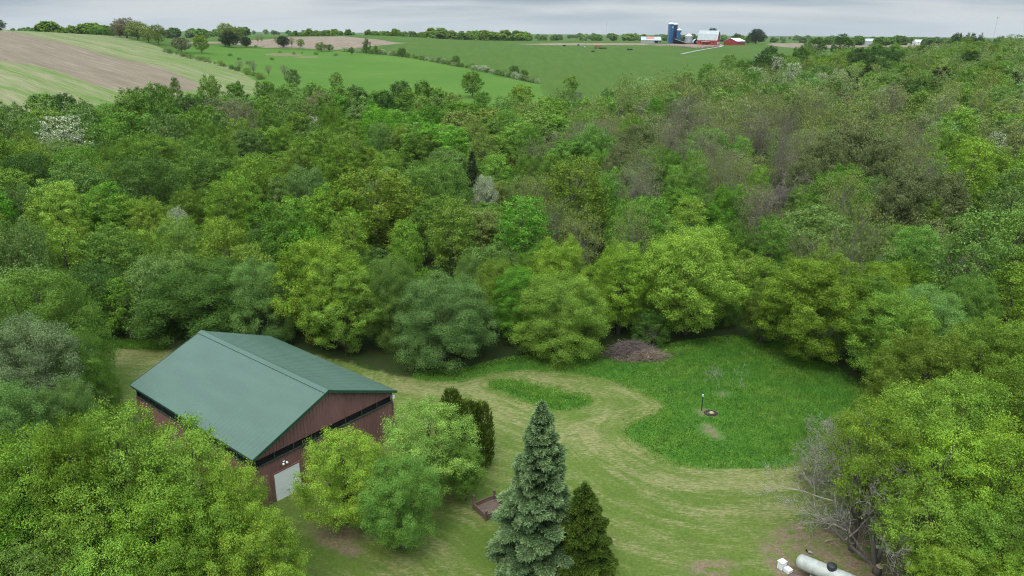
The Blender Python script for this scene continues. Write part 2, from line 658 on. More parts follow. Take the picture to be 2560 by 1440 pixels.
DIRT = [px_poly(p) for p in (
    [(1748, 1064), (1775, 1060), (1800, 1085), (1812, 1095), (1780, 1096), (1752, 1078)],
    [(1745, 1024), (1780, 1024), (1798, 1036), (1770, 1042), (1745, 1036)],
    [(1792, 982), (1815, 978), (1822, 988), (1800, 992)],
    [(1530, 895), (1590, 905), (1650, 888), (1640, 872), (1540, 875)],
    [(1905, 1345), (1985, 1300), (2120, 1290), (2260, 1330), (2330, 1440), (2330, 1600), (2000, 1600), (1950, 1440), (1900, 1395)],
    [(1720, 1405), (1830, 1398), (1850, 1440), (1700, 1440)],
    [(650, 137), (690, 131), (740, 133), (765, 139), (700, 141)], [(735, 141), (790, 140), (800, 144), (740, 146)],
    [(770, 1290), (850, 1290), (905, 1330), (900, 1400), (800, 1370)],
)]
FIELD = [(-330, 205)] + px_poly([(-150, 330), (250, 262), (420, 242), (640, 238), (668, 218), (600, 178), (545, 158), (420, 126), (330, 100), (310, 94)]) + [(-300, 640), (-560, 600)]
SOIL = px_poly([(-160, 128), (0, 152), (90, 166), (165, 186), (235, 216), (330, 226), (500, 230), (498, 210), (440, 182), (330, 148), (200, 118), (95, 92), (55, 82)]) + [hit(20, 79), hit(-160, 82)]
SOIL2 = px_poly([(655, 119), (690, 98), (730, 92), (860, 91), (930, 97), (985, 106), (1020, 107), (900, 119), (840, 124), (760, 121)])
SOIL3 = px_poly([(430, 105), (520, 104), (640, 100), (690, 97), (655, 117), (560, 108), (470, 109)])
SOIL4 = px_poly([(1290, 110), (1400, 107.5), (1600, 108), (1640, 109), (1610, 113), (1480, 113), (1380, 113)])
SOIL5 = px_poly([(1915, 112), (1990, 108), (2400, 108), (2400, 120), (2040, 121), (1960, 118)])
YARD = px_poly([(1612, 112), (1650, 110), (1740, 110), (1806, 110), (1800, 116), (1745, 121), (1700, 116), (1640, 114)])
HEDGE = px_poly([(862, 126), (930, 133), (1010, 141), (1100, 155), (1180, 170), (1250, 186), (1300, 197), (1350, 210)])
NEARFIELD = px_poly([(930, 133), (1010, 141), (1100, 155), (1180, 170), (1250, 186), (1300, 197), (1350, 210)]) + [(14, 250), (-60, 250), (-120, 250), (-230, 300)] + px_poly([(640, 215), (560, 170), (440, 130), (520, 112), (660, 122), (760, 127), (860, 128)])
WOODSEDGE = [(-.95, 235), (-.66, 238), (-.5, 246), (-.4, 262), (-.33, 290), (-.22, 288), (-.12, 286), (0, 276), (.12, 284), (.2, 345), (.26, 385), (.31, 430), (.36, 475), (.42, 500), (.5, 560), (.66, 620), (.95, 620)]
WE_T = np.array([k[0] for k in WOODSEDGE])
WE_Y = np.array([k[1] for k in WOODSEDGE], float)


def build_ground():
    ys = np.concatenate([[-500, -150, -60, -20, 5, 14], np.arange(18, 100, .5), 100 * 1.008 ** np.arange(0, 312), 1200 * 1.05 ** np.arange(1, 36)])
    ts = np.concatenate([[-7, -4, -2.5, -1.8, -1.4, -1.15, -1.0], np.linspace(-.9, .9, 361), [1.0, 1.15, 1.4, 1.8, 2.5, 4, 7]])
    Yg, Tg = np.meshgrid(ys, ts, indexing='ij')
    Xg = np.clip(Tg * (np.maximum(Yg, 30) + 22), -11500, 11500) + Tg * .5
    Zg = terrain(Xg, Yg)
    P = np.stack([Xg.ravel(), Yg.ravel()], 1)
    nr, nc = Yg.shape
    i = (np.arange(nr - 1)[:, None] * nc + np.arange(nc - 1)[None]).ravel()
    Q = np.stack([i, i + 1, i + nc + 1, i + nc], 1)
    me = np_mesh('ground', np.stack([P[:, 0], P[:, 1], Zg.ravel()], 1), Q, smooth=True)
    t = P[:, 0] / np.maximum(P[:, 1], 1)
    fields = {
        'lawn': sdf(P, LAWN),
        'meadow': np.maximum.reduce([sdf(P, smooth_poly(MEADOW, 2)), sdf(P, STRIP), sdf(P, REARSTRIP)]),
        'bare': np.maximum.reduce([sdf(P, smooth_poly(d, 2)) for d in DIRT]),
        'crop': sdf(P, FIELD),
        'soil': sdf(P, smooth_poly(SOIL, 1)),
        'soilfar': np.maximum.reduce([sdf(P, SOIL2), sdf(P, SOIL3), sdf(P, SOIL4), sdf(P, SOIL5), sdf(P, YARD)]),
        'nearpasture': sdf(P, NEARFIELD),
        'wood': np.minimum(np.interp(t, WE_T, WE_Y) - P[:, 1], P[:, 1] + 300),
    }
    for k, v in fields.items():
        a = me.attributes.new(k, 'FLOAT', 'POINT')
        a.data.foreach_set('value', v.astype(np.float32))
    o = link('ground', me)
    tag(o, kind='structure')
    m, t, out = new_mat('ground')
    pos = t.n('ShaderNodeTexCoord').outputs['Object']
    A = {k: t.attr(k).outputs['Fac'] for k in fields}
    fine = t.noise(pos, 5.0, 5, .7)
    mid = t.noise(pos, .8, 5, .65)
    big = t.noise(pos, .13, 4, .6)
    huge = t.noise(pos, .02, 4, .6)

    def mask(name, w, wob, nz=mid):
        v = t.math('ADD', A[name], t.math('MULTIPLY', t.math('SUBTRACT', nz, .5), wob))
        return t.step(v, -w, w)
    # forest floor: leaf litter and low green growth
    c = t.mix(t.step(mid, .35, .65), (.026, .052, .010, 1), (.034, .040, .014, 1))
    # pasture beyond the woods
    rowa = t.noise(t.mapping(pos, .35, (.25, .012, 1)), 1.0, 4, .6)
    pn = t.mix(t.step(huge, .35, .7), (.068, .148, .017, 1), (.090, .170, .024, 1))
    pn = t.mix(t.math('MULTIPLY', t.step(t.noise(pos, .05, 5, .7), .56, .75), .5), pn, (.14, .18, .05, 1))
    pf = t.mix(t.step(rowa, .35, .7), (.054, .104, .013, 1), (.070, .120, .018, 1))
    pf = t.mix(t.math('MULTIPLY', t.step(huge, .55, .75), .6), pf, (.084, .136, .026, 1))
    past = t.mix(mask('nearpasture', 1.0, 3.0), pf, pn)
    past = t.mix(t.math('MULTIPLY', t.step(mid, .3, .8), .35), past, (.055, .12, .02, 1))
    c = t.mix(mask('wood', 3.0, 14.0, big), past, c)
    # left hill: drilled rows of young crop in last year's straw
    a, b = hit(110, 92), hit(640, 222)
    ang = math.atan2(b[1] - a[1], b[0] - a[0])
    along = t.mapping(pos, -ang, (1, 1, 1))
    row1 = t.noise(t.mapping(along, 0, (.009, .13, .0)), 1.0, 6, .72)
    row2 = t.noise(t.mapping(along, 0, (.028, .7, .0)), 1.0, 5, .7)
    straw = t.mix(t.step(row2, .3, .7), (.215, .190, .110, 1), (.275, .240, .155, 1))
    green = t.mix(t.step(row2, .35, .65), (.085, .160, .028, 1), (.130, .180, .048, 1))
    crop = t.mix(t.step(t.math('ADD', t.math('MULTIPLY', row1, .7), t.math('MULTIPLY', row2, .3)), .36, .68), green, straw)
    earth = t.mix(t.step(row1, .3, .7), (.160, .124, .086, 1), (.208, .164, .116, 1))
    earth = t.mix(t.math('MULTIPLY', t.step(row2, .45, .7), .5), earth, (.33, .27, .205, 1))
    earth = t.mix(t.math('MULTIPLY', t.step(big, .55, .8), .5), earth, (.165, .120, .085, 1))
    crop = t.mix(mask('soil', 1.5, 14.0, row1), crop, earth)
    c = t.mix(mask('crop', .8, 2.0), c, crop)
    c = t.mix(mask('soilfar', 1.0, 5.0, big), c, t.mix(t.step(rowa, .3, .7), (.195, .148, .110, 1), (.25, .196, .150, 1)))
    # mown lawn: bands that follow the meadow's edge, cut straw left in lines
    comb = t.n('ShaderNodeCombineXYZ')
    sx = t.n('ShaderNodeSeparateXYZ')
    t.L(pos, sx.inputs[0])
    t.L(t.math('MULTIPLY', A['meadow'], 1.0), comb.inputs[0])
    t.L(t.math('MULTIPLY', sx.outputs[0], .10), comb.inputs[1])
    t.L(t.math('MULTIPLY', sx.outputs[1], .10), comb.inputs[2])
    mow = t.noise(comb.outputs[0], .85, 5, .65, .5)
    mow2 = t.noise(comb.outputs[0], 2.6, 4, .65, .4)
    grain = t.noise(t.mapping(pos, .3, (2.2, 6.5, 1)), 1.0, 6, .75)
    patch = t.noise(pos, .21, 5, .7)
    lg = t.mix(t.step(big, .35, .65), (.094, .148, .022, 1), (.128, .172, .034, 1))
    lg = t.mix(t.step(fine, .3, .72), lg, (.070, .110, .020, 1))
    st = t.mix(t.step(grain, .35, .68), (.175, .170, .064, 1), (.285, .258, .125, 1))
    band = t.math('MULTIPLY', t.step(A['meadow'], -8.0, -3.0), t.step(A['meadow'], -.2, -1.4))
    s1 = t.math('ADD', t.math('ADD', t.math('MULTIPLY', mow, .36), t.math('MULTIPLY', mow2, .22)), t.math('MULTIPLY', grain, .42))
    s1 = t.math('ADD', s1, t.math('MULTIPLY', band, .055))
    s1 = t.math('ADD', s1, t.math('MULTIPLY', t.math('SUBTRACT', patch, .5), .38))
    lawn = t.mix(t.math('MULTIPLY', t.step(s1, .46, .65), .85), lg, st)
    lawn = t.mix(t.math('MULTIPLY', t.step(t.noise(pos, .45, 5, .7), .56, .75), .45), lawn, (.105, .105, .042, 1))
    c = t.mix(mask('lawn', .5, 3.0), c, lawn)
    # tall green growth
    md = t.mix(t.step(mid, .3, .7), (.052, .140, .020, 1), (.088, .180, .028, 1))
    md = t.mix(t.math('MULTIPLY', t.step(fine, .35, .75), .6), md, (.030, .085, .014, 1))
    md = t.mix(t.math('MULTIPLY', t.step(big, .55, .75), .6), md, (.125, .20, .035, 1))
    c = t.mix(t.math('MULTIPLY', mask('meadow', .12, .5), mask('lawn', 1.2, 3.0)), c, md)
    dt = t.mix(t.step(fine, .3, .7), (.135, .095, .058, 1), (.24, .185, .12, 1))
    dm = t.math('MULTIPLY', mask('bare', .5, 2.0), t.step(t.noise(pos, 1.1, 6, .75), .38, .56))
    c = t.mix(dm, c, dt)
    p = t.n('ShaderNodeBsdfPrincipled')
    t.L(c, p.inputs['Base Color'])
    p.inputs['Roughness'].default_value = .95
    p.inputs['Specular IOR Level'].default_value = .1
    bp = t.n('ShaderNodeBump')
    bp.inputs['Strength'].default_value = .9
    bp.inputs['Distance'].default_value = .12
    t.L(t.math('ADD', t.math('MULTIPLY', fine, .6), mid), bp.inputs['Height'])
    t.L(bp.outputs[0], p.inputs['Normal'])
    t.L(p.outputs[0], out.inputs[0])
    me.materials.append(m)


build_ground()


def build_meadow_grass():
    rng = np.random.default_rng(5)
    poly = np.array(smooth_poly(MEADOW, 2))
    parts, cols = [], []
    for reg, n, hgt in ((poly, 210000, .13), (np.array(STRIP), 17000, .13), (np.array(REARSTRIP), 16000, .2)):
        lo, hi = reg.min(0), reg.max(0)
        P = rng.uniform(lo, hi, (n, 2))
        wob = .35 * np.sin(P[:, 0] * 2.1 + np.sin(P[:, 1] * 1.7)) * np.cos(P[:, 1] * 2.6) + rng.normal(0, .5, n)
        keep = (sdf(P, reg) + wob > 0) & (sdf(P, np.array(LAWN)) > -1.5)
        for d in DIRT[:4]:
            keep &= sdf(P, smooth_poly(d, 2)) < rng.uniform(-.9, .1, n)
        P = P[keep]
        m = len(P)
        z = terrain(P[:, 0], P[:, 1])
        patch = .5 + .5 * np.sin(P[:, 0] * .55 + 2 * np.sin(P[:, 1] * .4)) * np.sin(P[:, 1] * .7 + 1.2)
        h = hgt * rng.uniform(.5, 1.35, m) * (.75 + .5 * patch)
        c = np.stack([P[:, 0], P[:, 1], z + h * .45], 1)
        dirs = unit(np.concatenate([rng.normal(0, .8, (m, 2)), np.ones((m, 1))], 1))
        w = unit(np.cross(dirs, rng.normal(size=(m, 3)))) * rng.uniform(.02, .05, m)[:, None]
        V = np.stack([c - dirs * h[:, None] * .5 - w, c - dirs * h[:, None] * .5 + w, c + dirs * h[:, None] * .5 + w * .3, c + dirs * h[:, None] * .5 - w * .3], 1)
        parts.append((V.reshape(-1, 3), np.arange(m * 4).reshape(m, 4)))
        base = np.array([.078, .222, .022]) * (1 - patch[:, None]) + np.array([.140, .270, .036]) * patch[:, None]
        dry = rng.random(m) < .012 + .03 * (patch > .8)
        base[dry] = [.30, .29, .12]
        cols.append(np.repeat(base, 4, 0))
    V, Q = join(parts)
    m = leaf_material('grass_blade', 'tint', trans=.25, hue=.03, val=.4)
    me = np_mesh('tall_grass', V, Q, mats=[m])
    add_tint(me, np.concatenate(cols))
    tag(link('tall_grass', me), kind='stuff')


def add_tint(me, c):
    a = me.attributes.new('tint', 'FLOAT_COLOR', 'POINT')
    a.data.foreach_set('color', np.concatenate([c, np.ones((len(c), 1))], 1).astype(np.float32).ravel())


build_meadow_grass()

# ------------------------------------------------------------------ the machine barn with the green roof
M_ROOF = None


def roof_material(name, c, rough=.38, spacing=.30):
    m, t, out = new_mat(name)
    p = t.n('ShaderNodeBsdfPrincipled')
    pos = t.n('ShaderNodeTexCoord').outputs['Object']
    nz = t.noise(t.mapping(pos, 0, (.25, .9, .9)), .9, 5, .6)
    t.L(t.mix(t.step(nz, .3, .7), c, tuple(k * .86 for k in c[:3]) + (1,)), p.inputs['Base Color'])
    p.inputs['Roughness'].default_value = rough
    p.inputs['Specular IOR Level'].default_value = .5
    t.L(p.outputs[0], out.inputs[0])
    return m


def corrugated(u0, u1, pitch, depth):
    """Ribbed sheet-metal outline along a wall: list of (along, outward)."""
    out, u = [], u0
    while u < u1 - 1e-6:
        e = min(u + pitch, u1)
        w = e - u
        out += [(u, 0), (u + w * .62, 0), (u + w * .72, depth), (u + w * .9, depth)]
        u = e
    out.append((u1, 0))
    return out


def build_barn():
    global BARN_PT
    x0, y0, yaw, L, W, he, hr = -13.67, 49.53, 2.466, 17.86, 13.46, 4.41, 7.12
    root = empty('machine_barn', (x0, y0, tz(x0, y0)), yaw)   # local x runs back along the ridge, y to the camera-side eave
    tag(root, 'maroon metal pole barn with a green gable roof and dark strip under the eaves', 'barn')
    maroon = simple('maroon_siding', (.220, .108, .100, 1), .5, vary=.22, scale=.7, stretch=(1, 1, .35), spec=.35)
    roofm = roof_material('green_roof_metal', (.068, .124, .091, 1))
    trim = simple('green_trim', (.020, .075, .045, 1), .45, vary=.1)
    dark = simple('interior_shade', (.012, .011, .010, 1), .9, vary=.2)  # near-black colour carries the shade inside the open eave slot
    white = simple('white_paint', (.86, .87, .88, 1), .45, vary=.05)
    strip = simple('strip_frame', (.045, .060, .048, 1), .5, vary=.2)
    w2 = W / 2 - .25
    fx, bx = .3, L - .3
    roof_z = lambda y: hr - (hr - he) * abs(y) / (W / 2) - .13
    band0, band1 = he - .90, he - .38

    def gable(x, sgn):
        lo, up = MB(), MB()
        prof = corrugated(-w2, w2, .30, .035)
        for (a, da), (b, db) in zip(prof[:-1], prof[1:]):
            xa, xb = x - sgn * da, x - sgn * db
            lo.poly([(xa, a, -.15), (xb, b, -.15), (xb, b, band0), (xa, a, band0)])
            za, zb = roof_z(a), roof_z(b)
            up.poly([(xa, a, min(band1, za)), (xb, b, min(band1, zb)), (xb, b, zb), (xa, a, za)])
        wl = lo.build('wall', maroon, root)
        wu = up.build('wall', maroon, root)
        # the dark strip: sill, head and posts
        s = MB()
        s.box((x - sgn * .03, 0, band0 - .04), (.12, 2 * w2, .08))
        for k in range(9):
            yy = -w2 + .05 + (2 * w2 - .1) * k / 8
            s.box((x + sgn * .02, yy, (band0 + band1) / 2), (.06, .06, band1 - band0 - .01))
        s.build('strip_frame', strip, root)
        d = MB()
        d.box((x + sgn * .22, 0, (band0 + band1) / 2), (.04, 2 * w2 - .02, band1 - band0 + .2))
        d.build('slot_shade_panel', dark, root)  # panel behind the open slot, the barn's inner shade painted on
        for yy in (-w2, w2):
            c = MB()
            c.box((x - sgn * .01, yy, band0 / 2 - .1), (.14, .10, band0 - .1))
            c.build('corner_trim', maroon, root)
        return wl, wu

    gable(fx, 1)
    gable(bx, -1)
    for sgn in (-1, 1):
        lo, s, d = MB(), MB(), MB()
        prof = corrugated(fx + .06, bx - .06, .30, .035)
        y = sgn * w2
        for (a, da), (b, db) in zip(prof[:-1], prof[1:]):
            ya, yb = y + sgn * da, y + sgn * db
            lo.poly([(a, ya, -.15), (b, yb, -.15), (b, yb, band0 - .1), (a, ya, band0 - .1)])
        lo.build('wall', maroon, root)
        s.box(((fx + bx) / 2, y + sgn * .03, band0 - .14), (bx - fx - .1, .12, .08))
        for k in range(1, 8):
            s.box((fx + (bx - fx) * k / 8, y - sgn * .02, (band0 + he) / 2 - .2), (.08, .06, he - band0 - .1))
        s.build('strip_frame', strip, root)
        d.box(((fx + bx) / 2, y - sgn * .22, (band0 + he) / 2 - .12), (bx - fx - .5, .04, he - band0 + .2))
        d.build('slot_shade_panel', dark, root)
    # ribbed roof slopes with real thickness
    roof = MB()
    for sgn in (-1, 1):
        prof = corrugated(0, L, .46, .022)
        for (a, da), (b, db) in zip(prof[:-1], prof[1:]):
            sl = (hr - he) / (W / 2)
            n = Vector((0, sgn * sl, 1)).normalized()
            P = lambda x, dd, y, z: (x, y + n.y * dd, z + n.z * dd)
            roof.poly([P(a, da, 0.0, hr), P(b, db, 0.0, hr), P(b, db, sgn * W / 2, he), P(a, da, sgn * W / 2, he)])
        roof.poly([(0, 0, hr - .08), (L, 0, hr - .08), (L, sgn * W / 2, he - .08), (0, sgn * W / 2, he - .08)])
    r = roof.build('roof', roofm, root)
    t = MB()
    for sgn in (-1, 1):
        for x in (-.02, L + .02):
            n = math.atan2(hr - he, W / 2)
            ln = math.hypot(hr - he, W / 2)
            M = Matrix.Rotation(-sgn * n, 3, 'X')
            t.box((x, sgn * W / 4, (hr + he) / 2 - .07), (.05, ln, .21), M)
        t.box((L / 2, sgn * (W / 2 + .012), he - .07), (L - .1, .03, .17))
    t.build('roof_trim', trim, r)
    c = MB()
    for sgn in (-1, 1):
        sl = (hr - he) / (W / 2)
        c.poly([(-.06, 0, hr + .075), (L + .06, 0, hr + .075), (L + .06, sgn * .34, hr + .075 - sl * .34), (-.06, sgn * .34, hr + .075 - sl * .34)])
        c.poly([(-.06, sgn * .34, hr + .075 - sl * .34), (L + .06, sgn * .34, hr + .075 - sl * .34), (L + .06, sgn * .345, hr + .01 - sl * .34), (-.06, sgn * .345, hr + .01 - sl * .34)])
    c.build('ridge_cap', roof_material('ridge_cap_metal', (.064, .120, .088, 1)), r)
    # sectional door in the near gable wall
    d0, d1, dh = 2.95, 5.10, 2.28
    d = MB()
    for k in range(4):
        z = dh * (k + .5) / 4
        d.box((fx - .06, (d0 + d1) / 2, z), (.05, d1 - d0, dh / 4 - .012))
    door = d.build('door', white, root, bevel=.008)
    f = MB()
    for yy in (d0 - .05, d1 + .05):
        f.box((fx - .05, yy, dh / 2), (.09, .09, dh))
    f.box((fx - .05, (d0 + d1) / 2, dh + .055), (.09, d1 - d0 + .2, .10))
    f.build('frame', maroon, door)
    h = MB()
    h.tube([(fx - .12, d0 + 1.0, .55), (fx - .12, d0 + 1.25, .55)], .018, 6)
    h.build('handle', strip, door)
    # twin floodlight over the door, white box lamp at the far corner
    fl = MB()
    for yy in (4.02, 4.32):
        fl.lathe([(.0, 0), (.05, .01), (.085, .10), (.09, .17), (.0, .19)], 10, (fx - .12, yy, 2.92), Matrix.Rotation(-2.2, 3, 'Y') @ Matrix.Rotation((yy - 4.17) * 2, 3, 'Z'))
    fl.box((fx - .055, 4.17, 2.95), (.06, .16, .10))
    fl.build('floodlight', white, root, smooth=True)
    wl = MB()
    wl.box((fx - .14, -w2 + .02, band0 + .42), (.20, .20, .30))
    wl.box((fx - .05, -w2 + .02, band0 + .5), (.08, .08, .08))
    wl.build('wall_light', white, root, bevel=.02)
    return root


BARN = build_barn()
BARN_FOOT = []
for a, b in ((0, -6.73), (17.86, -6.73), (17.86, 6.73), (0, 6.73)):
    v = Matrix.Rotation(2.466, 3, 'Z') @ Vector((a, b, 0))
    BARN_FOOT.append((-13.67 + v.x, 49.53 + v.y))


# ------------------------------------------------------------------ yard objects
def build_yard():
    grey = simple('tank_paint', (.46, .47, .44, 1), .5, vary=.35, scale=2.2, col2=(.30, .31, .275, 1), bump=.1)
    black = simple('black_plastic', (.03, .032, .035, 1), .5)
    white = simple('white_plastic', (.72, .74, .76, 1), .4, vary=.08)
    wood = simple('weathered_wood', (.145, .100, .075, 1), .85, vary=.45, scale=4, stretch=(.3, 4, 4), bump=.3)
    pale = simple('split_wood', (.42, .33, .20, 1), .8, vary=.4, scale=5)
    conc = simple('concrete', (.30, .29, .27, 1), .9)
    # propane tank: left end under (1990, 1418), running away to the lower right
    a = Vector((*hit(2000, 1434), 0))
    b = Vector((*hit(2144, 1494), 0))
    d = (b - a).normalized()
    r, Lc = .47, 3.7
    a.z = tz(a.x, a.y)
    root = empty('propane_tank', a, math.atan2(d.y, d.x))
    tag(root, 'long pale grey propane tank with rounded ends lying under bare branches', 'propane tank')
    prof = []
    for k in range(9):
        t = k / 8 * math.pi / 2
        prof.append((r * math.sin(t), -r * .75 * math.cos(t)))
    prof += [(r, Lc * .33), (r, Lc * .66)]
    for k in range(9):
        t = math.pi / 2 * (1 - k / 8)
        prof.append((r * math.sin(t), Lc + r * .75 * math.cos(t)))
    m = MB()
    m.lathe(prof, 40, (0, 0, .92), Matrix.Rotation(math.pi / 2, 3, 'Y'))
    for x in (.02, Lc - .02):
        m.lathe([(r + .006, -.02), (r + .012, 0), (r + .006, .02)], 40, (x, 0, .92), Matrix.Rotation(math.pi / 2, 3, 'Y'))
    m.build('tank_body', grey, root, smooth=True)
    m = MB()
    m.lathe([(.30, -.12), (.30, .12), (.27, .20), (.16, .26), (0, .28)], 24, (1.75, 0, .92 + r))
    m.build('valve_dome', black, root, smooth=True)
    for x in (.75, Lc - .75):
        m = MB()
        m.box((x, 0, .18), (.22, 1.0, .5))
        m.build('cradle', conc, root, bevel=.02)
    # white meter box beside it
    p = hit(1958, 1424)
    root = empty('meter_box', (*p, tz(*p)), .5)
    root.scale = (.82, .82, .82)
    tag(root, 'white utility box with a stepped lid standing beside the propane tank', 'utility box')
    m = MB()
    m.box((0, .18, .32), (.55, .45, .64))
    m.build('cabinet', white, root, bevel=.03)
    m = MB()
    m.box((0, .18, .67), (.62, .52, .06))
    m.build('lid', white, root, bevel=.015)
    m = MB()
    m.box((.12, -.36, .17), (.50, .55, .34))
    m.build('base_box', white, root, bevel=.03)
    p = hit(1998, 1443)
    m = MB()
    m.box((0, 0, .06), (1.3, .55, .06))
    m.box((0, .2, .02), (1.2, .08, .05))
    m.box((0, -.2, .02), (1.2, .08, .05))
    o = m.build('wooden_board', wood)
    o.location = (*p, tz(*p))
    o.rotation_euler = (0, 0, -.45)
    tag(o, 'brown wooden board lying on bare earth in front of the propane tank', 'board')
    # split trunk and stump at the foot of the bare tree
    A, B = hit(2232, 1372), hit(2275, 1450)
    root = empty('dead_trunk', (*B, tz(*B)))
    tag(root, 'broken dark tree trunk with a pale torn strip leaning among the maples', 'dead trunk')
    dx, dy = A[0] - B[0], A[1] - B[1]
    m = MB()
    m.tube([(0, 0, -.2), (dx * .45, dy * .45, 1.0), (dx * .8, dy * .8, 2.1), (dx, dy, 2.9)], [.27, .22, .17, .09], 10)
    m.tube([(dx * .5, dy * .5, 1.2), (dx * .5 + .7, dy * .5 - .2, 2.0)], [.10, .04], 7)
    m.build('trunk', M_BARK, root, smooth=True)
    m = MB()
    m.tube([(dx * .3 - .17, dy * .3 - .13, .75), (dx * .62 - .14, dy * .62 - .12, 1.55), (dx * .95 - .05, dy * .95 - .06, 2.75)], [.03, .085, .02], 6)
    m.build('torn_strip', pale, root, smooth=True)
    p = hit(2192, 1432)
    root = empty('stump', (*p, tz(*p)))
    tag(root, 'short cut stump with a pale top beside the propane tank', 'stump')
    m = MB()
    m.tube([(0, 0, -.1), (0, 0, .3), (.03, 0, .5)], [.34, .26, .24], 12)
    m.build('trunk', M_BARK, root, smooth=True)
    m = MB()
    m.lathe([(.235, .502), (.15, .52), (0, .525)], 12, (.03, 0, 0))
    m.build('cut_face', pale, root)
    A, B = hit(2062, 1356), hit(2082, 1352)
    m = MB()
    m.tube([(A[0], A[1], tz(*A) + .07), ((A[0] + B[0]) / 2, (A[1] + B[1]) / 2, tz(*A) + .13), (B[0], B[1], tz(*B) + .07)], [.03, .045, .025], 7)
    tag(m.build('stick', pale), 'pale broken stick lying on bare earth behind the propane tank', 'stick')
    A, B = hit(2015, 1378), hit(2022, 1384)
    m = MB()
    m.tube([(A[0], A[1], tz(*A) + .1), (B[0], B[1], tz(*B) + .14), (B[0] + .25, B[1] - .1, tz(*B) + .1)], [.06, .1, .05], 8)
    tag(m.build('stone', conc, smooth=True), 'small pale stone half hidden behind the rounded end of the propane tank', 'stone')
    # low wooden sandbox by the spruce
    p = hit(1226, 1275)
    root = empty('wooden_box', (*p, tz(*p)), .62)
    tag(root, 'low open brown wooden box with corner posts half behind the blue spruce', 'wooden box')
    m = MB()
    for k in range(7):
        m.box((0, -.66 + .22 * k, .16), (1.7, .205, .04))
    m.build('floor_boards', wood, root)
    for (cx, cy, sx, sy) in ((0, -.82, 1.86, .09), (0, .82, 1.86, .09), (-.9, 0, .09, 1.5), (.9, 0, .09, 1.5)):
        m = MB()
        m.box((cx, cy, .24), (sx, sy, .48))
        m.build('side_board', wood, root, bevel=.01)
    for cx, cy, hh in ((-.9, .84, 1.05), (-.92, -.84, .75), (.92, .84, .75), (.92, -.84, .7)):
        m = MB()
        m.box((cx, cy, hh / 2), (.13, .13, hh))
        m.box((cx, cy, hh + .04), (.19, .19, .09))
        m.build('corner_post', wood, root, bevel=.01)
    # stake and stone ring in the meadow
    p = hit(1753, 1027)
    root = empty('stake', (*p, tz(*p)))
    tag(root, 'thin dark metal stake with a pale tip standing in the meadow', 'stake')
    m = MB()
    m.box((0, 0, .7), (.05, .05, 1.5))
    m.box((.035, 0, .7), (.02, .10, 1.5))
    m.build('post', black, root)
    m = MB()
    m.box((0.01, 0, 1.56), (.10, .11, .22))
    m.build('tip', white, root, bevel=.01)
    p = hit(1777, 1034)
    root = empty('fire_ring', (*p, tz(*p)))
    tag(root, 'dark ring of soil and stones round one pale stone near the meadow stake', 'stone ring')
    m = MB()
    for k in range(11):
        t = k / 11 * 6.283
        s = random.uniform(.11, .18)
        m.lathe([(0, -.05), (s, .0), (s * .8, .12), (s * .3, .19), (0, .2)], 7, (.5 * math.cos(t), .4 * math.sin(t), .0))
    m.build('ring', simple('dark_soil', (.06, .045, .035, 1), .95), root)
    m = MB()
    m.lathe([(0, -.03), (.25, .03), (.2, .1), (.08, .15), (0, .16)], 9, (.05, -.03, .06))
    m.build('pale_stone', pale, root, smooth=True)


build_yard()


def build_brush():
    rng = np.random.default_rng(3)
    p = hit(1588, 888)
    root = empty('brush_pile', (*p, tz(*p)))
    tag(root, 'tangled pile of grey brown cut branches at the edge of the meadow', 'brush pile')
    def heap(n, cx, sx, sy, hz, rr):
        paths = []
        for _ in range(n):
            q = rng.normal(0, .42, 2)
            c = np.array([cx + q[0] * sx, q[1] * sy, 0])
            c[2] = max(.08, hz * (1 - (q ** 2).sum() * .9) * rng.uniform(.2, 1.0))
            a = rng.normal(.2, .8)
            d = unit(np.array([math.cos(a), math.sin(a) * .8, rng.normal(.08, .3)]))
            ln = rng.uniform(.7, 2.3)
            paths.append((np.array([c - d * ln * .5, c + rng.normal(0, .1, 3), c + d * ln * .5]), np.array([rr, rr * .8, rr * .3]) * rng.uniform(.6, 1.6)))
        return tubes(paths, 3)
    V, Q = heap(900, -.3, 2.9, 1.5, 1.5, .022)
    link('branches', np_mesh('branches', V, Q, mats=[simple('brush_grey', (.21, .165, .145, 1), .9, vary=.4)]), root)
    V, Q = heap(650, .8, 2.6, 1.0, .9, .02)
    V[:, 1] -= .8
    link('dry_stems', np_mesh('dry_stems', V, Q, mats=[simple('brush_straw', (.36, .275, .20, 1), .9, vary=.35)]), root)


build_brush()

# ------------------------------------------------------------------ the dairy farm on the hill
def put(u, v, dist=None):
    """Base point on the ground for something whose foot shows at (u, v), or at a given forward distance."""
    x, d = ray(u, v)
    if dist is None:
        X, Y = hit(u, v)
    else:
        X, Y = x * dist, dist
    return X, Y, tz(X, Y)


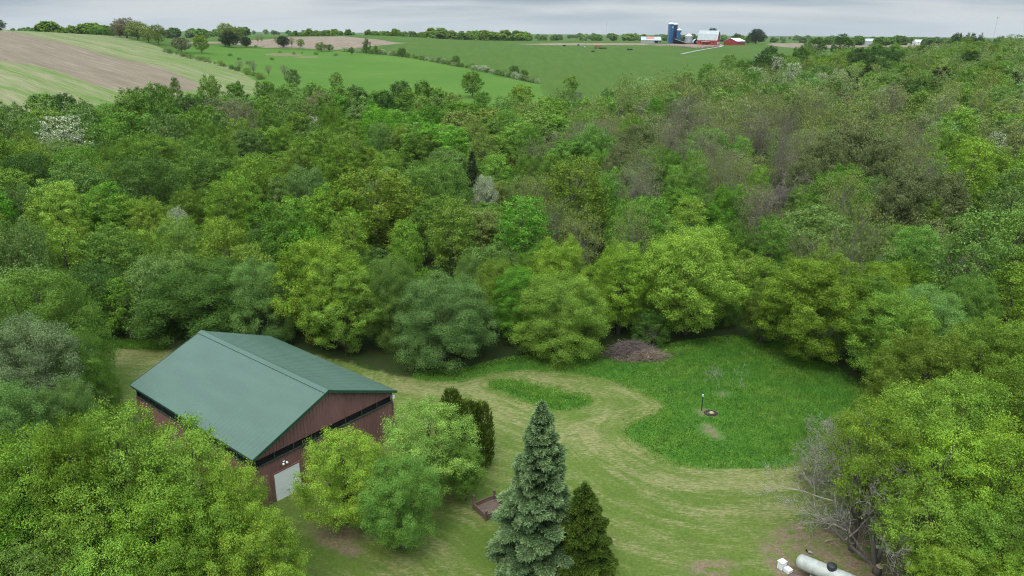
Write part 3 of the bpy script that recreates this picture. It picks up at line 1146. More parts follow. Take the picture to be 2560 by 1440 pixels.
def build_farm():
    blue = simple('silo_blue', (.022, .105, .250, 1), .35, vary=.18, scale=.25, stretch=(1, 1, .3))
    navy = simple('silo_navy', (.022, .040, .085, 1), .35, vary=.15, scale=.25)
    whitem = simple('silo_cap', (.80, .82, .83, 1), .4, vary=.05)
    grey = simple('galvanised', (.42, .44, .45, 1), .4, vary=.15, scale=.6)
    red = simple('barn_red', (.40, .045, .038, 1), .7, vary=.2, scale=.3)
    dred = simple('shed_red', (.30, .035, .032, 1), .6, vary=.18, scale=.3)
    roofg = simple('steel_roof', (.40, .44, .44, 1), .45, vary=.12, scale=.2)
    roofw = simple('white_roof', (.80, .81, .82, 1), .4, vary=.04)
    pink = simple('rusty_roof', (.42, .17, .14, 1), .7, vary=.3, scale=.3)
    dark = simple('farm_dark', (.015, .014, .013, 1), .9)
    wood = simple('farm_wood', (.15, .09, .07, 1), .9, vary=.3)
    D = 905.0
    ppm = FOC / (D / .98)          # picture px per metre at the farm, near enough

    def silo(u, v, dist, r, h, mat, label, emblem=True, pipe=True):
        x, y, z = put(u, v, dist)
        root = empty('silo', (x, y, z))
        tag(root, label, 'silo', 'blue silos beside the red barn')
        m = MB()
        pr = [(r, -.5)]
        k = int(h / 1.4)
        for i in range(k):
            pr += [(r, h * i / k + .02), (r + .05, h * i / k + .10), (r, h * i / k + .18)]
        pr += [(r, h)]
        m.lathe(pr, 32)
        m.build('tower', mat, root, smooth=True)
        m = MB()
        m.lathe([(r + .10, h - .15), (r + .10, h + .1), (r * .86, h + .75), (r * .55, h + 1.35), (r * .2, h + 1.65), (0, h + 1.7)], 32)
        m.build('cap', whitem, root, smooth=True)
        m = MB()
        a = -2.3
        for da in (-.06, .06):
            c, s = math.cos(a + da), math.sin(a + da)
            m.tube([((r + .18) * c, (r + .18) * s, 0), ((r + .18) * c, (r + .18) * s, h + .6)], .05, 5)
        m.build('ladder', grey, root)
        if pipe:
            m = MB()
            pts = [(r * math.cos(-2.6) * 1.06, r * math.sin(-2.6) * 1.06, 0)]
            pts.append((pts[0][0], pts[0][1], h + 1.0))
            for q in range(7):
                t = math.pi * q / 6
                pts.append((pts[0][0] * (1 + math.cos(t)) / 2, pts[0][1] * (1 + math.cos(t)) / 2, h + 1.2 + 1.9 * math.sin(t)))
            m.tube(pts, .16, 6)
            m.build('filler_pipe', grey, root)
        if emblem:
            m = MB()
            n, a0, a1 = 6, -1.28, -.72
            for i in range(n):
                t0, t1 = a0 + (a1 - a0) * i / n, a0 + (a1 - a0) * (i + 1) / n
                q = r + .09
                m.poly([(q * math.cos(t0), q * math.sin(t0), h - 4.6), (q * math.cos(t1), q * math.sin(t1), h - 4.6), (q * math.cos(t1), q * math.sin(t1), h - 2.6), (q * math.cos(t0), q * math.sin(t0), h - 2.6)])
            m.build('emblem_plate', simple('emblem', (.20, .36, .44, 1), .5, vary=.5, scale=1.2, col2=(.55, .62, .66, 1)), root)
        return root

    silo(1674.5, 108, D, 3.3, 21.0, blue, 'tallest bright blue silo with a curved pipe over its white cap')
    silo(1684.5, 107, D + 9, 3.1, 20.7, navy, 'tall dark navy silo between the two bright blue silos', emblem=False, pipe=False)
    silo(1695.5, 106, D + 4, 2.75, 14.6, blue, 'shorter blue silo with a white cap next to the grain bin', pipe=False)

    # grain bin
    root = empty('grain_bin', put(1720.5, 107, D + 10))
    tag(root, 'round grey corrugated grain bin with a pale conical roof', 'grain bin')
    m = MB()
    pr = []
    for i in range(34):
        pr += [(4.55, i * .25), (4.62, i * .25 + .12)]
    m.lathe(pr, 36)
    m.build('wall', grey, root, smooth=True)
    m = MB()
    m.lathe([(4.75, 8.4), (4.7, 8.6), (.7, 10.9), (.7, 11.3), (0, 11.5)], 36)
    m.build('roof', roofw, root)
    m = MB()
    m.lathe([(6.6, -.4), (6.6, .9), (4.7, 1.1)], 30)
    m.build('base_ring', wood, root)
    m = MB()
    m.tube([(-6.4, -1.5, 6.2), (-4.6, -.6, 6.4)], .9, 8)
    m.build('blower', dark, root)

    def gable_house(name, label, cat, pos, rz, L, Wd, he, hr, wallm, roofmat, over=.4, gambrel=False, wall2=None):
        """x along the ridge; the -y long side faces the camera at rz = 0."""
        root = empty(name, pos, rz)
        tag(root, label, cat)
        m = MB()
        w = Wd / 2
        prof = [(-w, he), (0, hr), (w, he)]
        if gambrel:
            k = he + (hr - he) * .62
            prof = [(-w, he), (-w * .62, k), (0, hr), (w * .62, k), (w, he)]
        for sx in (-1, 1):
            x = sx * L / 2
            m.poly([(x, -w, -.6)] + [(x, a, b) for a, b in prof] + [(x, w, -.6)])
        m.poly([(-L / 2, -w, -.6), (L / 2, -w, -.6), (L / 2, -w, he), (-L / 2, -w, he)])
        m.poly([(-L / 2, w, -.6), (L / 2, w, -.6), (L / 2, w, he), (-L / 2, w, he)])
        m.build('wall', wallm, root)
        m = MB()
        th = .22
        ext = [(prof[0][0] - over, prof[0][1] - over * (prof[1][1] - prof[0][1]) / (prof[1][0] - prof[0][0]))] + prof[1:-1]
        ext.append((-ext[0][0], ext[0][1]))
        for (a, b), (c, d) in zip(ext[:-1], ext[1:]):
            x0, x1 = -L / 2 - over, L / 2 + over
            lift = .03
            m.poly([(x0, a, b + th), (x1, a, b + th), (x1, c, d + th), (x0, c, d + th)])
            m.poly([(x0, a, b + lift), (x1, a, b + lift), (x1, c, d + lift), (x0, c, d + lift)])
            for x in (x0, x1):
                m.poly([(x, a, b + lift), (x, c, d + lift), (x, c, d + th), (x, a, b + th)])
        for y, z in (ext[0], ext[-1]):
            m.poly([(-L / 2 - over, y, z + .03), (L / 2 + over, y, z + .03), (L / 2 + over, y, z + th), (-L / 2 - over, y, z + th)])
        m.build('roof', roofmat, root)
        return root

    # gambrel barn
    b = gable_house('gambrel_barn', 'large red gambrel barn with a grey roof behind the cattle yard', 'barn', put(1771, 111.5, D), -.52, 22.5, 13, 6.0, 15.4, red, roofg, .5, True)
    for yy in (-3.9, -1.4, 1.4, 3.9):
        m = MB()
        m.box((11.32, yy, 1.9), (.12, 1.5, 2.6))
        m.build('window', whitem, b)
    m = MB()
    m.box((11.31, 0, 8.2), (.10, 1.8, 2.2))
    m.build('loft_door', red, b)
    for sgn in (-1, 1):
        m = MB()
        m.box((11.80, sgn * 5.2, 9.2), (.14, 6.9, .34), Matrix.Rotation(-sgn * 1.17, 3, 'X'))
        m.build('gable_trim', whitem, b)
    for xx in (-7.5, -3, 3.5, 7.5):
        m = MB()
        m.box((xx, -6.55, 2.4), (1.2, .12, 1.2))
        m.build('window', dark, b)
    m = MB()
    m.poly([(-6, -6.55, 4.0), (3, -6.55, 4.0), (3, -9.6, 3.1), (-6, -9.6, 3.1)])
    m.poly([(-6, -6.55, 3.85), (3, -6.55, 3.85), (3, -9.6, 2.95), (-6, -9.6, 2.95)])
    for xx in (-5.9, -1.5, 2.9):
        m.box((xx, -9.5, 1.2), (.2, .2, 3.4))
    m.build('awning', pink, b)

    # low machine shed, gable end towards the viewer's left
    s = gable_house('machine_shed', 'long low red machine shed with a bright white roof', 'shed', put(1836, 108.5, D + 10), .88, 24, 16, 4.3, 7.6, dred, roofw)
    m = MB()
    m.box((-12.05, -2, 1.9), (.12, 4.2, 3.9))
    m.build('door', dred, s)
    # grey feed shed
    f = gable_house('feed_shed', 'low grey feed shed with a faded red roof patch and open bays', 'shed', put(1626, 113, D - 4), -.12, 22, 14, 2.8, 6.4, simple('grey_boards', (.42, .42, .42, 1), .7, vary=.3), roofg, .5)
    m = MB()
    m.box((6.3, -7.05, 1.2), (4.6, .12, 2.2))
    m.box((10.2, -7.05, 1.2), (1.4, .12, 2.0))
    m.build('bay_shade', dark, f)  # near-black panels on the wall, shade of the open bays as colour
    m = MB()
    m.box((-1.0, -2.6, 5.42), (9.0, 5.0, .06), Matrix.Rotation(math.atan2(3.6, 7), 3, 'X'))
    m.build('roof_patch', simple('red_roof_patch', (.52, .20, .16, 1), .7, vary=.2), f)
    # lean-to in the cattle yard
    root = empty('lean_to', put(1700, 113.5, D - 12), .0)
    tag(root, 'sloping rusty lean-to roof on posts in front of the silos', 'lean-to')
    m = MB()
    M = Matrix.Rotation(.30, 3, 'Y')
    m.box((0, 0, 3.2), (15.5, 6.5, .22), M)
    m.build('roof', pink, root)
    m = MB()
    m.box((-.2, -3.3, 3.26), (15.0, .16, .34), M)
    m.build('fascia', simple('pale_fascia', (.60, .52, .52, 1), .7), root)
    for xx, hh in ((-7, 5.1), (-2.5, 3.9), (2.5, 2.4), (6.8, 1.1)):
        m = MB()
        m.box((xx, -2.9, hh / 2 - .2), (.3, .3, hh))
        m.build('post', dark, root)
    m = MB()
    m.poly([(-7.2, 2.8, -.4), (7, 2.8, -.4), (7, 2.8, .9), (-7.2, 2.8, 5.1)])
    m.build('back_shade', dark, root)  # near-black sheet, the shade under the roof put into its colour
    # dark open hay shelter between the bin and the barn
    root = empty('hay_shelter', put(1740, 106, D + 22))
    tag(root, 'small dark open shelter between the grain bin and the red barn', 'shelter')
    m = MB()
    pr = [(4.2 * math.cos(t), 5.6 * math.sin(t)) for t in np.linspace(0, math.pi, 11)]
    for (a, z0), (c, z1) in zip(pr[:-1], pr[1:]):
        m.poly([(a, -5, z0), (c, -5, z1), (c, 5, z1), (a, 5, z0)])
    m.build('cover', roofg, root, smooth=True)
    m = MB()
    m.poly([(a, -2.5, z) for a, z in pr])
    m.build('end_shade', dark, root)  # black sheet across the opening, painted as the shade within
    m = MB()
    m.lathe([(0, -2), (1.7, -1.9), (1.7, 1.9), (0, 2)], 16, (1.0, -4.2, 1.8), Matrix.Rotation(1.3, 3, 'Y'))
    m.build('bale', simple('hay', (.17, .15, .12, 1), .9), root)
    # red feed wagon in the pasture
    root = empty('feed_wagon', put(1494, 121.5), .05)
    tag(root, 'small rust red feeder wagon parked alone in the pasture', 'wagon')
    m = MB()
    for z in (.9, 1.5, 2.1):
        m.box((0, -1.2, z), (6.2, .1, .3))
        m.box((0, 1.2, z), (6.2, .1, .3))
    m.box((0, 0, .75), (6.2, 2.4, .15))
    m.build('bed', simple('rust', (.26, .075, .045, 1), .8), root)
    m = MB()
    m.poly([(-3.3, -1.5, 3.2), (3.3, -1.5, 3.2), (3.3, 1.5, 3.5), (-3.3, 1.5, 3.5)])
    m.poly([(-3.3, -1.5, 3.05), (3.3, -1.5, 3.05), (3.3, 1.5, 3.35), (-3.3, 1.5, 3.35)])
    for xx in (-3, 3):
        for yy in (-1.2, 1.2):
            m.box((xx, yy, 2.0), (.12, .12, 2.4))
    m.build('roof', pink, root)
    for xx in (-2.2, 2.2):
        for yy in (-1.3, 1.3):
            m = MB()
            m.lathe([(0, -.1), (.5, -.1), (.5, .1), (0, .1)], 16, (xx, yy, .4), Matrix.Rotation(math.pi / 2, 3, 'X'))
            m.build('wheel', dark, root)
    m = MB()
    m.box((5.5, 0, .5), (5.5, 1.2, .9))
    m.build('feed_trough', dark, root)
    # pale gravel lane
    pts = [(1703, 136), (1718, 132.5), (1745, 127), (1770, 122.5), (1800, 118), (1806, 114)]
    P = [hit(u, v) for u, v in pts]
    V, Fq = [], []
    PP = []
    for a, c in zip(P[:-1], P[1:]):
        n = max(2, int(math.dist(a, c) / 6))
        PP += [(a[0] + (c[0] - a[0]) * i / n, a[1] + (c[1] - a[1]) * i / n) for i in range(n)]
    PP.append(P[-1])
    m = MB()
    for (a, c) in zip(PP[:-1], PP[1:]):
        d = Vector((c[0] - a[0], c[1] - a[1]))
        if d.length < .01:
            continue
        d.normalize()
        nx, ny = -d.y * 1.7, d.x * 1.7
        q = [(a[0] - nx, a[1] - ny), (c[0] - nx, c[1] - ny), (c[0] + nx, c[1] + ny), (a[0] + nx, a[1] + ny)]
        m.poly([(X, Y, tz(X, Y) + .25) for X, Y in q])
    tag(m.build('path', simple('gravel', (.30, .29, .265, 1), .9, vary=.2)), kind='structure')
    # post-and-rail fence round the cattle yard
    fw = [hit(u, v) for u, v in ((1622, 113.5), (1660, 115), (1700, 118), (1735, 122.5), (1760, 121), (1798, 117.5))]
    root = empty('rail_fence', (*fw[0], tz(*fw[0])))
    tag(root, 'brown post and rail fence along the front of the cattle yard', 'fence')
    o = Vector((*fw[0], tz(*fw[0])))
    for a, c in zip(fw[:-1], fw[1:]):
        n = max(2, int(math.dist(a, c) / 4))
        for i in range(n):
            p0 = [a[k] + (c[k] - a[k]) * i / n for k in (0, 1)]
            p1 = [a[k] + (c[k] - a[k]) * (i + 1) / n for k in (0, 1)]
            A = Vector((*p0, tz(*p0))) - o
            B = Vector((*p1, tz(*p1))) - o
            posts = MB()
            posts.box(A + Vector((0, 0, .8)), (.22, .22, 1.8))
            posts.build('post', wood, root)
            rails = MB()
            for z in (.5, 1.0, 1.5):
                rails.tube([A + Vector((0, -.15, z)), B + Vector((0, -.15, z))], .08, 4)
            rails.build('rail', wood, root)
    # cattle grazing
    hide = simple('black_hide', (.018, .015, .014, 1), .7, vary=.4)
    cow_me = None
    for u, v, rz, lab in ((1410, 117, .3, 0), (1446, 115, 2.0, 0), (1482, 131.5, .1, 0), (1462, 121, 1.2, 1), (1570, 126, .5, 0), (1578, 126.5, 2.8, 0)):
        x, y, z = put(u, v)
        if cow_me is None:
            m = MB()
            m.tube([(-1.15, 0, 1.05), (-.9, 0, 1.12), (-.3, 0, 1.02), (.4, 0, 1.02), (.85, 0, 1.15), (1.15, 0, 1.2), (1.45, 0, .95), (1.75, 0, .55), (1.95, 0, .3)], [.2, .38, .46, .45, .38, .26, .17, .16, .08], 10)
            for xx, yy in ((-.85, .22), (-.85, -.22), (.75, .22), (.75, -.22)):
                m.tube([(xx, yy, 1.0), (xx + (.08 if xx < 0 else 0), yy, .5), (xx, yy, 0)], [.17, .085, .07], 7)
            m.tube([(-1.15, 0, 1.2), (-1.32, 0, .7), (-1.3, 0, .4)], [.05, .03, .06], 5)
            for s in (-1, 1):
                m.tube([(1.42, s * .12, 1.05), (1.4, s * .38, 1.05)], [.06, .03], 5)
            c = m.build('cow', hide, None, smooth=True)
            cow_me = c.data
        else:
            c = link('cow', cow_me)
        c.location = (x, y, z)
        c.rotation_euler = (0, 0, rz)
        c.scale = (1.15,) * 3
        if lab:
            c.data = cow_me.copy()
            c.data.materials[0] = simple('pale_hide', (.5, .48, .45, 1), .7)
            tag(c, 'single pale cow grazing in the pasture near the feeder wagon', 'cow')
        else:
            tag(c, 'small black cow grazing on the open pasture before the farm', 'cow', 'black cows on the pasture')
    # radio masts on the skyline
    for u, v, dist, h, lab in ((1515, 87, 2300, 42, 'slender grey radio mast rising over the hazy woods beside the farm'), (2483, 97, 1900, 62, 'taller thin radio mast on the skyline above the wooded hill')):
        x, y, z = put(u, v, dist)
        root = empty('radio_mast', (x, y, z))
        tag(root, lab, 'mast')
        m = MB()
        hh = h + max(0, 20 - z) * .0
        for k in range(3):
            t = k * 2.094
            m.tube([(.55 * math.cos(t), .55 * math.sin(t), -2), (.45 * math.cos(t), .45 * math.sin(t), hh)], .11, 4)
        for k in range(int(hh / 3)):
            t0, t1 = (k % 3) * 2.094, ((k + 1) % 3) * 2.094
            m.tube([(.5 * math.cos(t0), .5 * math.sin(t0), k * 3), (.5 * math.cos(t1), .5 * math.sin(t1), k * 3 + 3)], .06, 3)
        m.build('lattice', grey, root)
        m = MB()
        m.box((0, 0, hh - 2), (2.4, 2.4, 1.6))
        m.build('antenna', grey, root)
    # a far farmstead on the skyline
    for u, v, dist, L, W_, he, hr, wm, rm, lab in (
            (2178, 102, 1150, 26, 12, 5, 8.5, grey, roofg, 'long low blue grey shed of the far farmstead on the skyline'),
            (2158, 102, 1170, 10, 9, 5, 9, whitem, roofg, 'small pale house at the end of the far blue grey shed'),
            (2299, 101, 1200, 16, 10, 5, 8, whitem, roofw, 'white roofed shed of the far farmstead beyond the wooded hill')):
        gable_house('far_shed', lab, 'shed', put(u, v, dist), .1, L, W_, he, hr, wm, rm)


build_farm()

# ------------------------------------------------------------------ trees
COLS = {
    'Y': (.208, .338, .040), 'y': (.165, .275, .030), 'O': (.158, .245, .030), 'o': (.172, .228, .048), 'M': (.112, .212, .026), 'm': (.150, .252, .040), 'B': (.115, .270, .024),
    'b': (.155, .292, .042), 'D': (.058, .114, .019), 'd': (.082, .155, .026), 'G': (.162, .268, .058), 'g': (.138, .228, .052), 'P': (.195, .255, .070), 'p': (.220, .288, .086), 'R': (.180, .175, .102), 'W': (.18, .25, .10), 'q': (.205, .320, .060),
}
CNAME = {'Y': 'bright yellow-green', 'y': 'yellow-green', 'O': 'olive green', 'o': 'drab', 'M': 'mid green', 'm': 'soft green', 'B': 'vivid green', 'b': 'fresh pale green', 'D': 'dark green', 'd': 'deep green', 'G': 'grey-green',
         'g': 'dusty green', 'P': 'pale olive', 'p': 'yellowish', 'R': 'brownish', 'q': 'pale green', 'W': 'white-flowering'}
# (u of crown, v of its top, v of its foot or None, crown width in px, height if no foot shows, family, colour, label)
HAND = [
    # front row round the clearing
    (535, 655, 868, 350, 0, 'D', 'd', 'broad dusky green tree whose crown meets the rear corner of the green barn roof'),
    (660, 650, 872, 190, 0, 'D', 'g', None),
    (820, 600, 880, 250, 0, 'M', 'y', None),
    (868, 668, 900, 220, 0, 'M', 'Y', 'brightest yellow-green tree just behind the green barn roof'),
    (985, 640, 880, 170, 0, 'D', 'm', None),
    (1110, 690, 925, 275, 0, 'D', 'g', 'silvery grey-green domed tree reaching the mown grass behind the barn'),
    (1395, 690, 905, 262, 0, 'D', 'm', 'round soft green domed tree standing left of the brush pile'),
    (1290, 668, 870, 150, 0, 'R', 'B', None),
    (1240, 640, 840, 120, 0, 'R', 'O', None),
    (1395, 600, 830, 190, 0, 'M', 'Y', None),
    (1545, 605, 850, 170, 0, 'M', 'y', None),
    (1710, 570, 862, 290, 0, 'M', 'Y', 'tallest round yellow-green tree at the far edge of the meadow'),
    (2015, 640, 930, 300, 0, 'M', 'y', 'large spreading yellow-green tree overhanging the shaded corner of the meadow'),
    (2205, 735, 985, 240, 0, 'M', 'y', None),
    (1900, 700, 870, 120, 0, 'M', 'O', None),
    (250, 660, 850, 200, 0, 'D', 'd', None),
    (330, 690, 855, 120, 0, 'R', 'M', None),
    (225, 690, 862, 130, 0, 'M', 'M', None),
    (410, 640, 850, 170, 0, 'D', 'g', None),
    # wood on the near side of the barn
    (70, 690, None, 330, 12, 'D', 'm', None),
    (60, 800, None, 300, 11, 'D', 'W', 'pale grey-green flowering tree at the edge of the mown strip beside the barn'),
    (185, 840, None, 170, 9, 'D', 'M', None),
    (150, 960, None, 190, 7.5, 'D', 'g', None),
    (-40, 960, None, 260, 9, 'D', 'G', None),
    # yellow maples before the barn
    (20, 1085, None, 292, 12.5, 'M', 'Y', None),
    (150, 1050, None, 231, 13, 'M', 'y', None),
    (268, 1020, None, 280, 12.5, 'M', 'Y', 'tall yellow-green maple hiding the barn corner farthest from the door'),
    (438, 1062, None, 268, 11.5, 'M', 'Y', 'yellow-green maple crossing the long dark side of the barn'),
    (575, 1150, None, 205, 9.5, 'M', 'Y', 'yellow-green maple beside the white barn door'),
    (-10, 1230, None, 317, 9.5, 'M', 'B', None),
    (190, 1190, None, 268, 10, 'M', 'Y', None),
    (375, 1215, None, 280, 9.3, 'M', 'Y', None),
    (520, 1240, None, 244, 8.2, 'M', 'y', None),
    (620, 1300, None, 256, 7.2, 'M', 'Y', None),
    (80, 1340, None, 280, 7.8, 'M', 'm', None),
    (260, 1340, None, 268, 7.5, 'M', 'Y', None),
    (440, 1350, None, 256, 6.8, 'M', 'y', None),
    # small trees by the barn door
    (875, 1078, 1350, 260, 0, 'T', 'Y', 'small fresh green tree partly hiding the white barn door'),
    (1010, 1150, 1408, 230, 0, 'R', 'b', 'leaning vivid green tree with low branches between the barn and the spruce'),
    (1075, 1008, 1262, 285, 0, 'T', 'q', 'loose pale green tree against the right corner of the maroon barn'),
    (1165, 1110, 1265, 110, 0, 'R', 'm', 'thin soft green tree between the cedar and the wooden box'),
    # maples on the far right
    (2200, 1010, None, 237, 11.0, 'H', 'y', None),
    (2300, 975, None, 248, 11.5, 'H', 'Y', 'yellow-green maple above the bare grey branches at the meadow edge'),
    (2440, 940, None, 259, 12, 'M', 'y', None),
    (2550, 900, None, 248, 12, 'M', 'O', None),
    (2400, 1080, None, 248, 10.5, 'H', 'Y', None),
    (2540, 1070, None, 259, 11, 'H', 'y', None),
    (2330, 1215, None, 248, 8.0, 'H', 'Y', 'low bright yellow-green maple beyond the propane tank and dead trunk'),
    (2450, 1240, None, 237, 7.8, 'M', 'Y', None),
    (2560, 1250, None, 248, 8.0, 'M', 'y', None),
    (2400, 1370, None, 214, 5.8, 'M', 'y', None),
    (2530, 1380, None, 259, 5.8, 'M', 'Y', None),
    (2330, 830, None, 250, 10, 'M', 'O', None),
    (2330, 720, None, 220, 9, 'D', 'G', None),
    (2480, 800, None, 240, 10, 'M', 'y', None),
    (2545, 660, None, 170, 10, 'M', 'y', None),
    (2440, 690, None, 160, 9, 'D', 'm', None),
    (2190, 690, None, 130, 9, 'M', 'm', None),
    # middle of the wood
    (1172, 640, None, 78, 7, 'D', 'g', 'small dark grey-green bush between two taller trees behind the clearing'),
    (935, 420, None, 240, 13, 'M', 'O', 'broad rounded olive tree in the middle of the wood'),
    (640, 402, None, 150, 12, 'M', 'O', 'rounded olive tree standing above its neighbours left of the pale grey-green tree'),
    (690, 440, None, 74, 10, 'T', 'G', 'narrow pale grey-green tree among darker olive trees'),
    (760, 415, None, 120, 10, 'D', 'g', None),
    (1440, 392, None, 180, 15, 'M', 'O', 'tallest full olive green tree in the middle of the wood'),
    (1213, 440, None, 74, 9, 'W', 'W', 'small tree covered in white blossom in the middle of the wood'),
    (1110, 408, None, 160, 11, 'D', 'm', None),
    (1310, 490, None, 175, 12, 'M', 'B', 'compact vivid green tree in front of the tallest olive tree'),
    (1130, 500, None, 150, 11, 'M', 'O', None),
    (1010, 550, None, 105, 9, 'M', 'y', None),
    (555, 455, None, 120, 11, 'M', 'y', None),
    (830, 470, None, 190, 11, 'M', 'y', None),
    (700, 510, None, 200, 12, 'M', 'M', None),
    (870, 530, None, 110, 10, 'T', 'y', None),
    (135, 455, None, 150, 11, 'M', 'Y', None),
    (260, 455, None, 120, 11, 'M', 'B', None),
    (40, 460, None, 110, 10, 'D', 'g', None),
    (150, 570, None, 140, 10, 'M', 'Y', None),
    (70, 560, None, 120, 10, 'D', 'M', None),
    (440, 520, None, 70, 8, 'W', 'W', 'low white-flowering bush among yellow-green trees behind the barn'),
    (270, 490, None, 160, 9, 'M', 'y', None),
    (370, 500, None, 130, 9, 'M', 'O', None),
    (440, 545, None, 140, 9, 'D', 'm', None),
    (560, 560, None, 160, 10, 'M', 'O', None),
    (430, 630, None, 150, 9, 'D', 'G', None),
    (620, 610, None, 140, 9, 'M', 'O', None),
    (750, 560, None, 150, 10, 'M', 'B', None),
    (150, 288, None, 140, 13, 'W', 'W', 'large tree covered in creamy white blossom below the ploughed hill'),
    (780, 288, None, 56, 9, 'W', 'W', 'slim creamy blossom tree in the far half of the wood'),
    (325, 285, None, 150, 11, 'M', 'M', None),
    (250, 300, None, 120, 11, 'D', 'M', None),
    (360, 335, None, 180, 11, 'D', 'M', None),
    (345, 385, None, 200, 12, 'D', 'd', None),
    (500, 370, None, 170, 11, 'D', 'm', None),
    (60, 380, None, 150, 11, 'D', 'd', None),
    (620, 325, None, 110, 9, 'R', 'g', None),
    (700, 320, None, 90, 9, 'R', 'M', None),
    (1090, 312, None, 190, 11, 'M', 'B', 'wide vivid green tree spreading across the middle distance of the wood'),
    (1050, 330, None, 110, 10, 'M', 'M', None),
    (1395, 288, None, 90, 9, 'M', 'b', 'rounded fresh pale green tree left of the lone vivid tree'),
    (1260, 240, None, 80, 8, 'D', 'm', 'smooth domed soft green tree beside the small grassy gap'),
    (1305, 215, None, 60, 9, 'R', 'O', 'olive green tree rising at the back of the small grassy gap'),
    (1205, 228, None, 46, 7, 'R', 'M', None),
    (1180, 182, None, 58, 10, 'R', 'M', 'tall bushy tree breaking the edge of the pasture'),
    (1642, 248, None, 56, 12, 'M', 'B', 'lone round vivid green tree standing among thin olive trees'),
    (1320, 385, None, 90, 9, 'D', 'm', None),
    (1240, 385, None, 90, 9, 'M', 'b', None),
    (1380, 380, None, 70, 9, 'R', 'm', None),
    (1500, 380, None, 90, 9, 'R', 'b', None),
    (1740, 375, None, 76, 10, 'M', 'b', 'vivid yellowish-green tree right of two brownish bare trees'),
    (1856, 340, None, 70, 10, 'R', 'b', 'rounded fresh green tree among bare grey trees'),
    (1938, 345, None, 34, 11, 'T', 'b', 'narrow upright fresh green tree among bare grey trees'),
    (1745, 410, None, 80, 10, 'R', 'b', None),
    (1692, 412, None, 66, 9, 'R', 'b', None),
    (1900, 412, None, 66, 9, 'T', 'b', None),
    (1728, 490, None, 110, 10, 'M', 'Y', 'rounded yellow-green tree in the thin part of the wood'),
    (1830, 470, None, 130, 10, 'R', 'B', None),
    (2260, 484, None, 84, 8, 'M', 'b', 'small bright green tree under the dark pines'),
    (2300, 568, None, 165, 9, 'D', 'b', 'wide fresh pale green dome below the dark pines'),
    (2050, 520, None, 220, 10, 'R', 'g', None),
    (1930, 540, None, 120, 10, 'R', 'M', None),
    (2330, 490, None, 80, 9, 'M', 'y', None),
    (2200, 440, None, 90, 10, 'T', 'g', None),
    (2500, 330, None, 70, 9, 'W', 'p', 'creamy pale-tipped tree on the slope at the end of the wood'),
    (2050, 385, None, 46, 10, 'T', 'y', None),
    (240, 180, None, 0, 0, None, None, None),
    (435, 198, None, 36, 12, 'T', 'M', 'pair-topped slim green tree against the ploughed hill'),
    (408, 212, None, 36, 9, 'R', 'M', None),
    (520, 192, None, 62, 11, 'R', 'M', 'bushy green tree standing clear against the straw coloured field'),
    (594, 202, None, 20, 8, 'T', 'd', 'narrow dark green tree against the straw coloured field'),
    (660, 205, None, 60, 9, 'R', 'M', None),
    (730, 172, None, 40, 9, 'R', 'g', 'rounded green tree where the straw coloured field meets the pasture'),
    (838, 180, None, 36, 8, 'R', 'g', 'thin topped tree before the bright pasture'),
    (1430, 188, None, 44, 8, 'R', 'm', None),
    (1660, 170, None, 62, 9, 'L', 'P', 'leggy pale olive tree at the corner of the pasture'),
    (1860, 148, None, 60, 9, 'R', 'M', None),
    (1915, 140, None, 40, 8, 'D', 'd', 'dark rounded tree at the pasture edge left of the dark spruces'),
    (2050, 93, None, 52, 14, 'R', 'D', 'dark bushy tree left of the cluster of tall dark trees'),
    (2108, 88, None, 54, 16, 'T', 'D', 'tallest of the dark trees clustered on the far rise'),
    (2150, 118, None, 50, 13, 'R', 'D', None), (2195, 112, None, 46, 13, 'R', 'D', None), (2225, 120, None, 46, 12, 'R', 'D', None), (2130, 130, None, 40, 12, 'T', 'D', None), (2180, 135, None, 44, 12, 'R', 'D', None),
    (2250, 125, None, 40, 12, 'R', 'd', None), (2310, 110, None, 40, 12, 'R', 'd', None), (2430, 125, None, 50, 11, 'R', 'D', None), (2020, 105, None, 34, 11, 'R', 'M', None), (2210, 145, None, 36, 11, 'T', 'D', None),
]
TREES = []


def add_tree(x, y, h, r, fam, col, label=None, hand=False):
    z = tz(x, y)
    u, v, d = project(x, y, z + h * .6)
    dist = math.sqrt(x * x + y * y + (CAM_H - z) ** 2)
    TREES.append(dict(x=x, y=y, z=z, h=h, r=r, fam=fam, col=col, label=label, hand=hand, u=u, v=v, dist=dist, size=(2 * r * FOC / d) * (h * FOC / d), px=2 * r * FOC / d))


for u, vt, vb, w, h, fam, col, lab in HAND:
    if fam is None:
        continue
    if vb:
        # the crown overhangs its foot: the foot stands about 0.6 of a radius behind the lowest leaves seen
        X, Y = hit(u, vb)
        r0 = w * math.hypot(math.hypot(X, Y), CAM_H) / FOC / 2
        Y2 = Y + r0 * .45
        X = X * Y2 / Y
        Y = Y2
        h = CAM_H - ray(u, vt)[1] * (Y + r0 * .1) - tz(X, Y)
    else:
        X, Y = hit(u, vt, h)
    dist = project(X, Y, tz(X, Y) + h * .5)[2]
    add_tree(X, Y, h, w * dist / FOC / 2 * .92, fam, col, lab, True)

